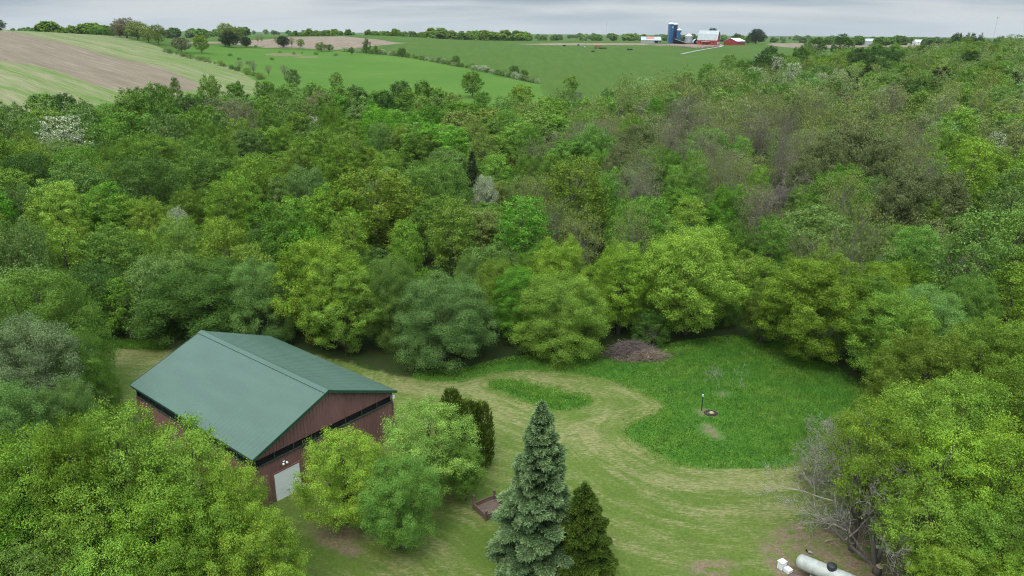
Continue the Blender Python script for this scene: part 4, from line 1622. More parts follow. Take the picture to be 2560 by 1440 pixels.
# the rest of the wood: trees at woodland spacing, coloured by where they grow
ZONES = [  # rows from far to near, columns across
    (170, ['MgGm', 'MgGo', 'MgOm', 'MGgm', 'MGmo', 'PpoGm', 'MDdGmW', 'MmOgP', 'OmPpM']),
    (230, ['dMgO', 'MgMm', 'MgGm', 'MGgmD', 'gMGPR', 'PpPoG', 'PpoGpM', 'PpGWmd', 'pPGmO']),
    (300, ['dMgm', 'MdgMB', 'MgOGR', 'BMGgm', 'PomMRb', 'PpoRPb', 'PpoPRP', 'PpoRPo', 'pYPoG']),
    (400, ['dgMO', 'dMgO', 'OgyMO', 'OMGmb', 'OMRomb', 'RoPMbR', 'oRPoRb', 'oRdPoo', 'PYyoG']),
    (500, ['yOBgY', 'YOgyM', 'YOyMg', 'OyMGb', 'OMomg', 'MoRmbg', 'oRMmgo', 'oMgRom', 'YgomR']),
    (620, ['YMgyO', 'OYmMg', 'OMymg', 'yOMgm', 'yMoMg', 'mMgoM', 'mMgog', 'mMogG', 'mgRGo']),
    (800, ['GmgM', 'gGmM', 'dMgM', 'yOMm', 'yMOm', 'yOMm', 'OyMg', 'mgGy', 'GmyOg']),
    (2000, ['YyMB', 'YyM', 'mM', 'mM', 'mM', 'mM', 'yO', 'yOY', 'yYO']),
]


def zone_colour(u, v):
    row = next(z for z in ZONES if v <= z[0] or z is ZONES[-1])[1]
    c = row[int(min(max((u + 60) / 2680 * 9, 0), 8))]
    return random.choice(c)


LAWN_A = np.array(LAWN)
FOOT_A = np.array(BARN_FOOT)


def fill_wood():
    cand = []
    y = 40.0
    while y < 640:
        sp = 8.6 if y < 110 else (9.8 if y < 180 else (10.6 if y < 300 else 11.2))
        lim = .78 * y + 14
        x = -lim
        while x < lim:
            X, Y = x + random.uniform(-.42, .42) * sp, y + random.uniform(-.42, .42) * sp
            if Y < np.interp(X / Y, WE_T, WE_Y) - 3:
                cand.append((X, Y, sp))
            x += sp
        y += sp * .92
    P = np.array([(c[0], c[1]) for c in cand])
    dl = sdf(P, LAWN_A)
    df = sdf(P, FOOT_A)
    H = np.array([(t['x'], t['y'], t['r']) for t in TREES if t['hand']])
    gaps = [(*hit(1200, 262), 7.0), (*hit(1310, 285), 5.0)]
    for (X, Y, sp), a, b in zip(cand, dl, df):
        r = random.uniform(.34, .52) * sp
        h = random.uniform(7.0, 12.0) + (random.uniform(1, 3.5) if random.random() < .3 else 0)
        if a > -r * .95 - .5 or b > -r - 1.5:
            continue
        if ((H[:, 0] - X) ** 2 + (H[:, 1] - Y) ** 2 < (H[:, 2] * .62 + r * .55) ** 2).any():
            continue
        if any((X - gx) ** 2 + (Y - gy) ** 2 < gr ** 2 for gx, gy, gr in gaps):
            continue
        if Y < 62 and abs(X) < 40 and Y < 40:
            continue
        # keep the hand-placed crowns in sight: trees just in front of one stay lower
        z = tz(X, Y)
        u, v, d = project(X, Y, z + h)
        for t in TREES[:len(H)]:
            tu, tv = t['u'], project(t['x'], t['y'], t['z'] + t['h'])[1]
            half = t['px'] / 2
            if t['y'] > Y and abs(tu - u) < half * 1.05 and v < tv + (t['v'] - tv) * 1.15 and t['size'] > 1500:
                need = tv + (t['v'] - tv) * random.uniform(1.1, 1.7)
                h = max(5.0, h - (need - v) * d / FOC / .93)
                u, v, d = project(X, Y, z + h)
        if u < -120 or u > 2690 or v > 1560:
            continue
        col = zone_colour(u, v)
        if col in 'PpoR':
            fam = 'L' if (u > 1250 or col in 'R') else 'R'
            if fam == 'L':
                h *= random.uniform(1.05, 1.3)
        elif col == 'W':
            fam = 'W'
        else:
            fam = random.choice({'Y': 'MMT', 'y': 'MMT', 'O': 'MMR', 'G': 'DDR', 'g': 'DDR', 'm': 'DRM', 'D': 'RT', 'd': 'DR'}.get(col, 'MRDT'))
        add_tree(X, Y, h, r * random.uniform(.85, 1.12), fam, col)


fill_wood()


def understory():
    """Low shrubs in the gaps of the wood."""
    H = np.array([(t['x'], t['y'], t['r']) for t in TREES])
    cand, y = [], 50.0
    while y < 330:
        sp = 4.6 if y < 120 else 6.5
        x = -(.74 * y + 8)
        while x < .74 * y + 8:
            X, Y = x + random.uniform(-.4, .4) * sp, y + random.uniform(-.4, .4) * sp
            if Y < np.interp(X / Y, WE_T, WE_Y) - 2:
                cand.append((X, Y))
            x += sp
        y += sp
    P = np.array(cand)
    dl, df = sdf(P, LAWN_A), sdf(P, FOOT_A)
    for (X, Y), a, b in zip(cand, dl, df):
        r = random.uniform(1.5, 2.6)
        if a > -r - .3 or b > -r - 1 or ((H[:, 0] - X) ** 2 + (H[:, 1] - Y) ** 2 < (H[:, 2] * .80) ** 2).any():
            continue
        if any((X - gx) ** 2 + (Y - gy) ** 2 < 36 for gx, gy in (hit(1200, 262), hit(1310, 285))):
            continue
        add_tree(X, Y, random.uniform(2.2, 4.6), r, 'S', random.choice('DdMMgdo'))


understory()


# individuals: those that show largest; the rest of the wood is one mass
def visible_score(t):
    return t['size'] * (3 if t['hand'] else 1)


ORDER = sorted(TREES, key=visible_score, reverse=True)
N_LEAFY, N_SPARSE, N_SHRUB = 285, 110, 60
IND, MASS = [], []
nl = ns = nb = 0
for t in ORDER:
    inframe = -190 < t['u'] < 2750 and t['v'] < 1750
    if t['fam'] == 'W':
        (IND if inframe else MASS).append(t)
    elif t['fam'] == 'L' and ns < N_SPARSE and inframe and t['dist'] < 330:
        IND.append(t)
        ns += 1
    elif t['fam'] == 'S':
        if nb < N_SHRUB and inframe and t['dist'] < 140:
            IND.append(t)
            nb += 1
        else:
            MASS.append(t)
    elif t['fam'] != 'L' and nl < N_LEAFY and (inframe or t['hand']):
        IND.append(t)
        nl += 1
    else:
        MASS.append(t)
PROTO[('H', 1)] = PROTO[('H', 2)] = PROTO[('H', 0)]
for l in range(3):
    PROTO[('S', l)] = PROTO[('D', min(l + 1, 2))]
PROTO[('W', 0)], PROTO[('W', 1)], PROTO[('W', 2)] = PROTO[('D', 0)], PROTO[('D', 1)], PROTO[('D', 2)]


def lod(d):
    return 0 if d < 92 else (1 if d < 200 else 2)


def jit(c, s=.17):
    k = 1 + random.uniform(-s, s)
    return (c[0] * k * (1 + random.uniform(-s, s) * .5), c[1] * k, c[2] * k * (1 + random.uniform(-s, s)), 1)


def plant(t):
    kind = {'L': 'sparse_tree', 'W': 'blossom_tree', 'S': 'woodland_shrub'}.get(t['fam'], 'leafy_tree')
    fam, l, k = t['fam'], lod(t['dist']), t['r'] / NOMR
    if t['h'] / t['r'] > 2.75 and l < 2 and fam in 'MRTH':      # tall narrow crowns have a mesh of their own
        fam = 'K' if fam == 'H' and l == 0 else 'N'
        k = t['r'] / (NOMR * .68)
    pm = PROTO[(fam, l)]
    cm, tm = pm[random.randrange(len(pm))]
    root = empty(kind, (t['x'], t['y'], t['z'] - .05), random.uniform(0, 6.28))
    root.scale = (k * random.uniform(.94, 1.06), k * random.uniform(.94, 1.06), t['h'] / (NOMH * .93))
    c = link('crown', cm, root)
    c.color = jit(COLS[t['col']])
    if t['fam'] == 'W':
        c.material_slots[0].link = 'OBJECT'
        c.material_slots[0].material = M_BLOSSOM
    link('trunk', tm, root)
    t['obj'] = root
    root['category'] = 'shrub' if t['fam'] == 'S' else 'tree'
    root['group'] = {'L': 'thin budding trees of the wood', 'W': 'white-flowering trees', 'S': 'low shrubs of the wood'}.get(t['fam'], 'leafy trees of the wood')
    return root


for t in IND:
    plant(t)


def woods_mass(name, items, nt, nl, L, tuft, seeds=7, trunk=True):
    """Many crowns far off, read as one mass: one mesh, each crown with its own tint."""
    base = {}
    for fam in 'MDRTL':
        base[fam] = []
        for k in range(seeds if fam in 'MDR' else 3):
            (V, Q), _ = crown_mesh(700 + ord(fam) + k, fam, nt * (.8 if fam == 'L' else 1), nl * (.5 if fam == 'L' else 1), L, tuft, .7)
            base[fam].append((V, Q))
    Vs, Qs, Cs, n = [], [], [], 0
    tr = []
    for t in items:
        fam = t['fam'] if t['fam'] in base else 'D'
        V, Q = base[fam][random.randrange(len(base[fam]))]
        a = random.uniform(0, 6.28)
        k = t['r'] / NOMR
        c, s = math.cos(a) * k, math.sin(a) * k
        W = np.stack([V[:, 0] * c - V[:, 1] * s + t['x'], V[:, 0] * s + V[:, 1] * c + t['y'], V[:, 2] * t['h'] / NOMH + t['z']], 1)
        col = np.array(jit(COLS[t['col']], .18)[:3])
        Cs.append(np.repeat(col[None], len(V), 0))
        Vs.append(W)
        Qs.append(Q + n)
        n += len(V)
        tr.append(([(t['x'], t['y'], t['z'] - .3), (t['x'], t['y'], t['z'] + t['h'] * .7)], [.035 * t['h'] * .6, .02]))
    me = np_mesh(name, np.concatenate(Vs), np.concatenate(Qs), mats=[M_WOODS])
    add_tint(me, np.concatenate(Cs))
    o = link(name, me)
    tag(o, kind='stuff')
    if trunk:
        V, Q = tubes(tr, 3)
        w = link('woodland_trunks', np_mesh('woodland_trunks', V, Q, mats=[M_GREYBARK]))
        tag(w, kind='stuff')
    return o


woods_mass('woodland', MASS, 7, 16, .46, .45)


def far_belts():
    items = []

    def belt(t0, t1, y0, y1, n, h0, h1, cols, fam='DR', edge=None):
        for _ in range(n):
            t = random.uniform(t0, t1)
            y = random.uniform(y0, y1)
            h = random.uniform(h0, h1)
            items.append(dict(x=t * y, y=y, z=tz(t * y, y) - .5, h=h, r=h * random.uniform(.38, .60), fam=random.choice(fam), col=random.choice(cols)))
    belt(-.29, -.07, 860, 1010, 85, 4, 9, 'MMmOmg')
    belt(-.12, .02, 900, 1150, 70, 8, 14, 'MmgO')
    belt(-.62, -.52, 640, 760, 26, 8, 12, 'MO')
    belt(-.75, .75, 1900, 2600, 300, 7, 15, 'gGMg')  # paler grey-green tints put distance haze into the crown colours
    belt(-.12, .22, 1200, 1500, 60, 7, 12, 'mMgG')
    belt(.22, .75, 1350, 1700, 80, 8, 14, 'MgG')
    belt(-.75, -.33, 1100, 1500, 60, 10, 16, 'dMg')
    belt(.40, .55, 1050, 1180, 22, 8, 13, 'Md')
    woods_mass('distant_woods', items, 2.2, 6, 1.9, .8, 3, trunk=False)


far_belts()


# ------------------------------------------------------------------ single trees and bushes out on the fields
def bush(name, x, y, h, r, col, label, cat, group=None, fam='D', blossom=False, z=None):
    z = tz(x, y) if z is None else z
    pm = PROTO[(fam, 2 if y > 190 and fam != 'L' else 1)]
    cm, tm = pm[random.randrange(len(pm))]
    root = empty(name, (x, y, z - .05), random.uniform(0, 6.28))
    root.scale = (r / NOMR, r / NOMR, h / NOMH)
    c = link('crown', cm, root)
    c.color = jit(COLS[col] if isinstance(col, str) else col)
    if blossom:
        c.material_slots[0].link = 'OBJECT'
        c.material_slots[0].material = M_BLOSSOM
    link('trunk', tm, root)
    tag(root, label, cat, group)
    return root


def along(pts, n):
    P = [np.array(hit(u, v)) for u, v in pts]
    seg = [np.linalg.norm(b - a) for a, b in zip(P[:-1], P[1:])]
    tot = sum(seg)
    out = []
    for i in range(n):
        s = tot * (i + random.uniform(.1, .9)) / n
        for a, b, l in zip(P[:-1], P[1:], seg):
            if s <= l:
                out.append(a + (b - a) * s / l)
                break
            s -= l
    return out


def field_plants():
    # hedgerow crossing the pasture, white may in it
    for k, (x, y) in enumerate(along([(858, 128), (930, 134), (1010, 142), (1100, 157), (1180, 172), (1250, 188), (1300, 199), (1350, 210)], 64)):
        white = random.random() < .28
        h = random.uniform(1.6, 3.8)
        bush('hedgerow_bush', x, y, h, h * random.uniform(.55, .95), 'W' if white else random.choice('gdMo'), 'white-flowering bush in the hedgerow that crosses the pasture' if white else 'small green bush in the hedgerow that crosses the pasture',
             'bush', 'white-flowering hedgerow bushes' if white else 'green hedgerow bushes', 'D', white)
    for u, v, h, lab in ((918, 133, 10, 'tall narrow tree standing at the head of the hedgerow'), (880, 136, 5, 'dark round bush left of the tall narrow hedgerow tree'), (940, 136, 6, 'bushy green tree right of the tall narrow hedgerow tree'),
                         (1140, 164, 6, 'taller green bush halfway along the hedgerow'), (1005, 142, 6, 'rounded tree a third of the way along the hedgerow'), (1285, 192, 6, 'rounded bush near the lower end of the hedgerow'), (1310, 198, 5, 'last dark bush at the lower end of the hedgerow')):
        x, y = hit(u, v)
        bush('hedgerow_tree', x, y, h, h * (.28 if 'narrow' in lab else .45), 'M' if 'green' in lab else 'd', lab, 'tree', None, 'T' if 'narrow' in lab else 'R')
    # scrub along the right side of the ploughed hill
    for x, y in along([(400, 128), (450, 140), (500, 152), (560, 168), (610, 183), (650, 200)], 30):
        h = random.uniform(1.2, 3.2)
        bush('field_edge_bush', x + random.uniform(0, 4), y, h, h * .7, random.choice('gdRo'), 'low scrubby bush along the lower edge of the ploughed hill', 'bush', 'scrub along the ploughed hill')
    for u, v in ((700, 132), (735, 136), (755, 133), (790, 137), (640, 118), (680, 150), (620, 160), (840, 140), (576, 140), (598, 150)):
        x, y = hit(u, v)
        h = random.uniform(.9, 2.0)
        bush('pasture_bush', x, y, h, h * .9, random.choice('Rod'), 'tiny rough bush scattered on the pasture beside the ploughed hill', 'bush', 'rough bushes on the pasture')
    # trees on the crest: (u, v top, v foot, width px, kind, label)
    L = [
        (318, 44, 95, 60, 'R', 'R', 'tallest leafless-looking tree of the clump on the crest of the ploughed hill'),
        (345, 52, 100, 52, 'R', 'o', 'broad budding tree in the middle of the clump on the hill crest'),
        (300, 52, 92, 34, 'R', 'R', 'outermost tree of the clump on the hill crest towards the skyline woods'),
        (372, 64, 106, 34, 'R', 'o', 'low bushy tree at the downhill end of the crest clump'),
        (398, 60, 112, 34, 'R', 'o', 'slim budding tree standing apart beside the crest clump'),
        (455, 92, 132, 40, 'R', 'R', 'thin pale bare tree below the crest clump'),
        (505, 84, 133, 34, 'R', 'O', 'rounded olive tree on the slope below the crest clump'),
        (568, 56, 106, 40, 'R', 'o', 'tall pale budding tree behind the first dark conifer on the pasture'),
        (598, 66, 106, 30, 'R', 'o', 'pale budding tree between the two left dark conifers'),
        (645, 86, 108, 12, 'L', 'R', 'thin bare sapling before the far ploughed field'),
        (655, 84, 107, 10, 'L', 'R', 'second thin bare sapling before the far ploughed field'),
        (690, 84, 112, 14, 'L', 'P', 'slim pale tree left of the lone dark conifer'),
        (730, 86, 118, 22, 'L', 'P', 'slim pale tree right of the lone dark conifer'),
        (752, 96, 120, 18, 'R', 'O', 'small round olive tree at the edge of the far ploughed field'),
        (803, 105, 128, 26, 'R', 'M', 'round green bush tree in the pasture corner'),
        (824, 110, 128, 18, 'R', 'M', 'smaller round green bush tree in the pasture corner'),
        (600, 148, 178, 20, 'L', 'R', 'faint bare tree in the hollow below the ploughed hill'),
        (634, 148, 186, 20, 'L', 'R', 'second faint bare tree in the hollow below the ploughed hill'),
        (672, 160, 190, 18, 'L', 'R', 'third faint bare tree in the hollow below the ploughed hill'),
        (712, 158, 196, 22, 'L', 'R', 'bare greyish tree where the hollow meets the wood'),
        (250, 66, 84, 60, 'D', 'M', 'dense low green tree on the skyline beside the crest clump'),
        (285, 70, 88, 36, 'D', 'd', 'smaller dark green tree on the skyline beside the crest clump'),
        (-2, 48, 76, 34, 'R', 'D', 'dark tree cut by the picture edge at the end of the hill skyline'),
        (1840, 83, 108, 22, 'R', 'D', 'dark round tree behind the white roofed machine shed'),
        (1852, 85, 108, 22, 'D', 'G', 'pale grey round tree behind the white roofed machine shed'),
        (1870, 92, 110, 16, 'R', 'D', 'low dark bush beside the big pine right of the farm'),
        (1710, 92, 108, 10, 'T', 'D', 'small dark tree between the silos and the grain bin'),
        (2392, 80, 100, 30, 'R', 'D', 'first dark round tree on the skyline of the wooded hill'),
        (2425, 82, 100, 34, 'R', 'D', 'wide dark tree on the skyline of the wooded hill'),
        (2450, 83, 102, 20, 'T', 'D', 'pointed dark tree on the skyline of the wooded hill'),
        (2500, 88, 106, 26, 'R', 'd', 'small dark tree set apart on the skyline of the wooded hill'),
        (2538, 82, 104, 50, 'D', 'M', 'domed light green tree on the skyline of the wooded hill'),
    ]
    for u, vt, vb, w, fam, col, lab in L:
        if u > 2350:
            x, d = ray(u, vb)
            y = 620.0 + random.uniform(-15, 15)
            x *= y
        elif vb < 90 and u < 300:
            x, d = ray(u, vb)
            y = 600.0
            x *= y
        elif 1700 < u < 1900:
            x, d = ray(u, vb)
            y = 950.0
            x *= y
        else:
            x, y = hit(u, vb)
        h = max(2.0, CAM_H - ray(u, vt)[1] * y - tz(x, y))
        r = w * y / FOC / 2 * 1.03
        bush('field_tree', x, y, h, max(r, .5), col, lab, 'tree', None, fam)
    # conifers
    V, Q, T, (tv, tq) = spruce_mesh(91, 12, 3.1, 12, 5, .8, .05)
    pine = np_mesh('needles', V, Q, mats=[M_PINE])
    pine.attributes.new('tip', 'FLOAT', 'POINT')
    pt = np_mesh('trunk', tv, tq, mats=[M_BARK])
    V, Q, T, (tv, tq) = spruce_mesh(92, 12, 3.6, 12, 16, .8, -.1)
    (V2, Q2), C = crown_mesh(93, 'T', 26, 40, .25, .42)
    blob = np_mesh('needles', V2, Q2, mats=[M_PINE])
    bv, bq = tubes(limb_paths(np.random.default_rng(9), C, .25, .8), 4)
    bt = np_mesh('trunk', bv, bq, mats=[M_BARK])
    dark = (.036, .060, .022, 1)
    for u, vt, vb, w, shape, hh, lab in [
            (575, 76, 118, 38, 1, 0, 'first dark bushy conifer on the pasture, beside tall pale trees'), (616, 90, 118, 22, 1, 0, 'second smaller dark conifer on the pasture'), (708, 88, 118, 26, 1, 0, 'lone dark conifer standing before the far ploughed field'),
            (1890, 70, 107, 34, 1, 0, 'tall dark open pine right of the farm buildings'), (1780, 68, 100, 24, 1, 0, 'dark pine top rising behind the red gambrel barn'), (1766, 76, 100, 14, 1, 0, 'smaller dark pine top behind the roof of the red gambrel barn'),
            (2172, 165, None, 56, 0, 10, 'dark pointed pine standing clear above the white-flowering scrub'), (2118, 178, None, 38, 0, 8, 'smaller dark pine beside the pointed pine above the flowering scrub'), (2355, 168, None, 84, 0, 10, 'broad dark pine with drooping open boughs on the wooded slope'),
            (2540, 180, None, 40, 0, 10, 'dark pine half hidden by pale trees at the side of the wooded slope'),
            (2145, 300, None, 130, 1, 16, 'large dark pine among the thin grey trees'), (2075, 325, None, 100, 1, 15, 'tall dark pine on the near side of the large dark pine'), (2215, 330, None, 110, 1, 15, 'tall dark pine on the far side of the large dark pine'),
            (2280, 400, None, 120, 1, 14, 'dark brownish pine above the bright small green tree'), (2020, 380, None, 80, 1, 12, 'short dark pine beside the grey leafless trees'), (1600, 300, None, 90, 1, 14, 'dull dark pine below the lone vivid green tree'), (1180, 380, None, 40, 0, 9, 'small dark pine behind the brownish bare tree in the middle of the wood'),
            (2380, 420, None, 100, 1, 13, 'dark pine in the shaded hollow before the creamy pale-tipped tree'), (1560, 350, None, 80, 1, 12, 'dull olive pine in the thin part of the wood'), (890, 262, None, 40, 0, 9, 'small dark pine in the far half of the wood')]:
        if hh:
            x, y = hit(u, vt, hh)
            h = hh
        else:
            x, d = ray(u, vb)
            y = 960.0 if u > 1700 else hit(u, vb)[1]
            x *= y
            h = CAM_H - ray(u, vt)[1] * y - tz(x, y)
        root = empty('pine_tree', (x, y, tz(x, y)), random.uniform(0, 6))
        r = w * y / FOC / 2
        q = r / (3.1 if shape == 0 else 4.4)
        root.scale = (q, q, h / 12)
        c = link('needles', pine if shape == 0 else blob, root)
        c.color = dark if vt < 120 else (.055, .082, .030, 1) if vt < 290 or hh < 10 else (.135, .165, .058, 1)
        link('trunk', pt if shape == 0 else bt, root)
        tag(root, lab, 'pine')


field_plants()


# ------------------------------------------------------------------ conifers, cedar and bare trees in the yard
def yard_trees():
    p = hit(1345, 1420)
    y = p[1] + 1.2
    x = p[0] * y / p[1]
    h = CAM_H - ray(1358, 1006)[1] * (y + .1)
    o = spruce_object('blue_spruce', (x, y, tz(x, y)), h, 3.05, 21, M_SPRUCE, 25, 150, .24, .30)
    tag(o, 'tall blue-green spruce with pale bough tips standing on the mown lawn', 'spruce')
    p = hit(1452, 1450)
    y = p[1] + .9
    x = p[0] * y / p[1]
    h = CAM_H - ray(1455, 1212)[1] * y
    o = spruce_object('dark_spruce', (x, y, tz(x, y)), h, 2.15, 22, M_DSPRUCE, 20, 140, .21, .26)
    tag(o, 'short dark green spruce leaning close against the tall blue spruce', 'spruce')
    # cedar: several upright plumes
    rng = np.random.default_rng(31)
    p = hit(1165, 1165)
    root = empty('cedar_tree', (p[0], p[1] + .6, tz(*p)))
    tag(root, 'dark bronze green cedar with rounded tops behind the loose pale green tree', 'cedar')
    parts = []
    hh = CAM_H - ray(1130, 985)[1] * (p[1] + .6)
    for cx, cy, h, r in ((-1.1, .2, hh, 1.05), (.2, 0, hh * .86, 1.0), (1.25, .1, hh * .83, .85), (.1, -.6, hh * .66, 1.0), (-.7, -.7, hh * .7, .9), (1.0, -.6, hh * .6, .9)):
        n = int(2600 * r)
        zz = rng.uniform(.05, 1, n)
        rad = r * np.sqrt(np.clip(1 - ((zz - .35) / .68) ** 2, .02, 1)) * rng.uniform(.55, 1.18, n)
        a = rng.uniform(0, 6.28, n)
        c = np.stack([cx + rad * np.cos(a), cy + rad * np.sin(a), zz * h], 1)
        d = unit(np.stack([np.cos(a) * .5, np.sin(a) * .5, np.ones(n)], 1) + rng.normal(0, .3, (n, 3)))
        w = unit(np.cross(d, rng.normal(size=(n, 3)))) * .05
        l = rng.uniform(.15, .32, n)[:, None]
        V = np.stack([c - w, c + w, c + d * l + w * .4, c + d * l - w * .4], 1).reshape(-1, 3)
        parts.append((V, np.arange(len(V)).reshape(-1, 4)))
    V, Q = join(parts)
    c = link('foliage', np_mesh('foliage', V, Q, mats=[M_PINE]), root)
    c.data.attributes.new('tip', 'FLOAT', 'POINT')
    c.color = (.080, .120, .016, 1)
    m = MB()
    m.tube([(-.3, 0, -.3), (-.3, 0, hh * .7)], [.16, .04], 7)
    m.tube([(.3, 0, -.3), (.5, 0, hh * .55)], [.13, .04], 7)
    m.build('trunk', M_BARK, root)
    # bare grey tree leaning over the propane tank
    lightbark = simple('pale_twigs', (.34, .305, .265, 1), .9, vary=.35, scale=3)
    reddish = simple('pinkish_twigs', (.30, .235, .195, 1), .9, vary=.3, scale=3)

    def bare(name, u, v, h, seed, n_main, lean, spread, depth, r0, mat, label, cat, rz=0, leaves=None):
        p = hit(u, v)
        root = empty(name, (*p, tz(*p)), rz)
        rng = np.random.default_rng(seed)
        paths = bare_paths(rng, n_main, lean, spread, depth, h, r0, .005 if r0 < .04 else .009)
        big = [q for q in paths if q[1][0] > max(r0 * .35, .0095 if r0 >= .04 else .007)]
        small = [q for q in paths if q[1][0] <= max(r0 * .35, .0095 if r0 >= .04 else .007)]
        V, Q = tubes(big, 6)
        link('trunk', np_mesh('trunk', V, Q, mats=[M_GREYBARK], smooth=True), root)
        V, Q = tubes(small, 3)
        link('twigs', np_mesh('twigs', V, Q, mats=[mat]), root)
        if leaves:
            ends = np.array([q[0][-1] for q in small])
            ends = ends[rng.random(len(ends)) < leaves]
            c = np.repeat(ends, 6, 0) + rng.normal(0, .16, (len(ends) * 6, 3))
            V, Q = leaf_quads(c, unit(rng.normal(size=c.shape) + np.array([0, 0, 1])), .14, .09, rng)
            l = link('leaves', np_mesh('leaves', V, Q, mats=[M_LEAF]), root)
            l.color = (.12, .19, .03, 1)
        tag(root, label, cat)
        return root
    bare('bare_tree', 2185, 1405, 10.5, 41, 6, (-.5, .3), .6, 5, .17, lightbark, 'large leafless grey tree spreading its twigs over the propane tank', 'tree', 0, .10)
    bare('bare_tree', 2125, 1275, 8.0, 47, 7, (-.25, .2), .6, 5, .11, lightbark, 'leafless grey tree behind the propane tank, mixed with a few new leaves', 'tree', 0, .12)
    bare('bare_bush', 2030, 1205, 3.6, 42, 9, (-.2, .1), .9, 4, .05, reddish, 'pinkish grey leafless bush at the lower edge of the meadow', 'bush')
    bare('bare_bush', 2075, 1110, 3.8, 43, 8, (0, .1), .8, 4, .05, lightbark, 'grey leafless bush at the edge of the meadow below the maples', 'bush', 0, .08)
    bare('bare_bush', 2125, 1215, 4.6, 48, 10, (-.2, .1), .8, 4, .05, lightbark, 'tall grey leafless bush between the pinkish bush and the maples', 'bush', 0, .06)
    bare('bare_bush', 2185, 1290, 5.2, 49, 10, (-.2, .1), .7, 4, .05, reddish, 'tall pinkish grey leafless bush under the low maple branches', 'bush', 0, .04)
    bare('bare_bush', 2095, 1330, 2.6, 44, 9, (-.4, .2), 1.2, 4, .04, lightbark, 'low grey leafless brush on bare earth behind the propane tank', 'bush')
    bare('sapling', 1806, 990, 5.0, 45, 2, (0, 0), .12, 4, .022, lightbark, 'thin leafless young tree standing in the meadow in a small bare ring', 'sapling', 0, .05)
    bare('sapling', 1625, 868, 4.6, 46, 6, (0, .1), .35, 3, .03, reddish, 'clump of bare upright shoots behind the brush pile', 'shrub')
    # bare trees standing in the wood
    k = 0
    for u, vt, h, s in ((2450, 560, 10, 1.0), (2430, 610, 8, .9), (1990, 400, 12, 1.2), (1960, 430, 10, 1.0), (1520, 330, 10, 1.1), (1470, 345, 9, 1), (1150, 372, 9, 1.1), (1790, 330, 11, 1), (1830, 300, 11, 1), (1700, 260, 10, .9), (2130, 270, 11, 1), (2330, 440, 11, 1.1), (460, 225, 9, .9),
                        (480, 240, 9, .9), (305, 240, 8, .8), (1440, 215, 8, .9), (1560, 215, 9, .9), (2250, 180, 8, 1), (1620, 330, 10, 1)):
        x, y = hit(u, vt, h)
        rng = np.random.default_rng(60 + k % 4)
        key = ('bare', k % 4)
        if key not in PROTO:
            paths = bare_paths(rng, 6, (0, 0), .55, 4, 10.0, .16)
            for q in paths:
                q[1][:] = np.maximum(q[1], .034)
            V, Q = tubes([q for q in paths if q[1][0] > .07], 5)
            V2, Q2 = tubes([q for q in paths if q[1][0] <= .07], 3)
            PROTO[key] = (np_mesh('trunk', V, Q, mats=[M_GREYBARK]), np_mesh('twigs', V2, Q2, mats=[simple('grey_twigs', (.175, .155, .125, 1), .9, vary=.3)]))
        a, b = PROTO[key]
        root = empty('leafless_tree', (x, y, tz(x, y)), random.uniform(0, 6.28))
        root.scale = (h / 10 * s, h / 10 * s, h / 10)
        link('trunk', a, root)
        link('twigs', b, root)
        root['category'] = 'tree'
        root['group'] = 'leafless trees in the wood'
        t = dict(x=x, y=y, z=tz(x, y), h=h, r=3 * s, fam='bare', col='R', label=None, hand=False, obj=root)
        t['u'], t['v'], d = project(x, y, t['z'] + h * .6)
        IND.append(t)
        k += 1


yard_trees()

# ------------------------------------------------------------------ a label that singles out each tree
MARKS = [('the green-roofed barn', 640, 900), ('the brush pile', 1590, 870), ('the creamy blossom tree', 150, 350), ('the white-blossom tree', 1213, 475), ('the slim blossom tree', 780, 320), ('the tallest meadow tree', 1710, 700),
         ('the lone vivid tree', 1642, 275), ('the large dark pine', 2145, 380), ('the pointed dark pine', 2172, 195), ('the propane tank', 2050, 1410), ('the pale green dome', 2300, 610), ('the hedgerow end', 1350, 212), ('the blue spruce', 1350, 1200),
         ('the wide vivid tree', 1090, 350), ('the shaded meadow corner', 1880, 860), ('the narrow pale tree', 690, 475), ('the cluster of dark trees', 2130, 120), ('the ploughed field corner', 480, 225)]
ORD = ['first', 'second', 'third', 'fourth', 'fifth', 'sixth', 'seventh', 'eighth', 'ninth', 'tenth', 'eleventh', 'twelfth', 'thirteenth', 'fourteenth', 'fifteenth', 'sixteenth', 'seventeenth', 'eighteenth', 'nineteenth', 'twentieth']
SECT = ['right of', 'behind and right of', 'straight behind', 'behind and left of', 'left of', 'in front and left of', 'straight in front of', 'in front and right of']
FORM = {'M': 'tufted tree', 'D': 'domed tree', 'R': 'rounded tree', 'T': 'upright tree', 'H': 'high-crowned tree', 'L': 'budding tree', 'W': 'tree', 'S': 'low shrub', 'bare': 'leafless tree'}


def label_trees():
    groups = {}
    for t in IND:
        if t['label']:
            t['obj']['label'] = t['label']
            continue
        best = min(MARKS, key=lambda m: math.hypot(m[1] - t['u'], (m[2] - t['v']) * 1.6))
        dx, dy = t['u'] - best[1], (best[2] - t['v']) * 1.6
        k = int(round(math.atan2(dy, dx) / (math.pi / 4))) % 8
        col = 'greyish' if t['fam'] == 'bare' else CNAME[t['col']]
        groups.setdefault((col, FORM[t['fam']], best[0], k), []).append((math.hypot(dx, dy), t))
    for (col, form, mark, k), v in groups.items():
        v.sort(key=lambda q: q[0])
        for i, (_, t) in enumerate(v):
            n = '' if len(v) == 1 else (('nearest ' if i == 0 else ORD[min(i, 19)] + ' nearest '))
            t['obj']['label'] = f'{n}{col} {form} {SECT[k]} {mark}'


label_trees()


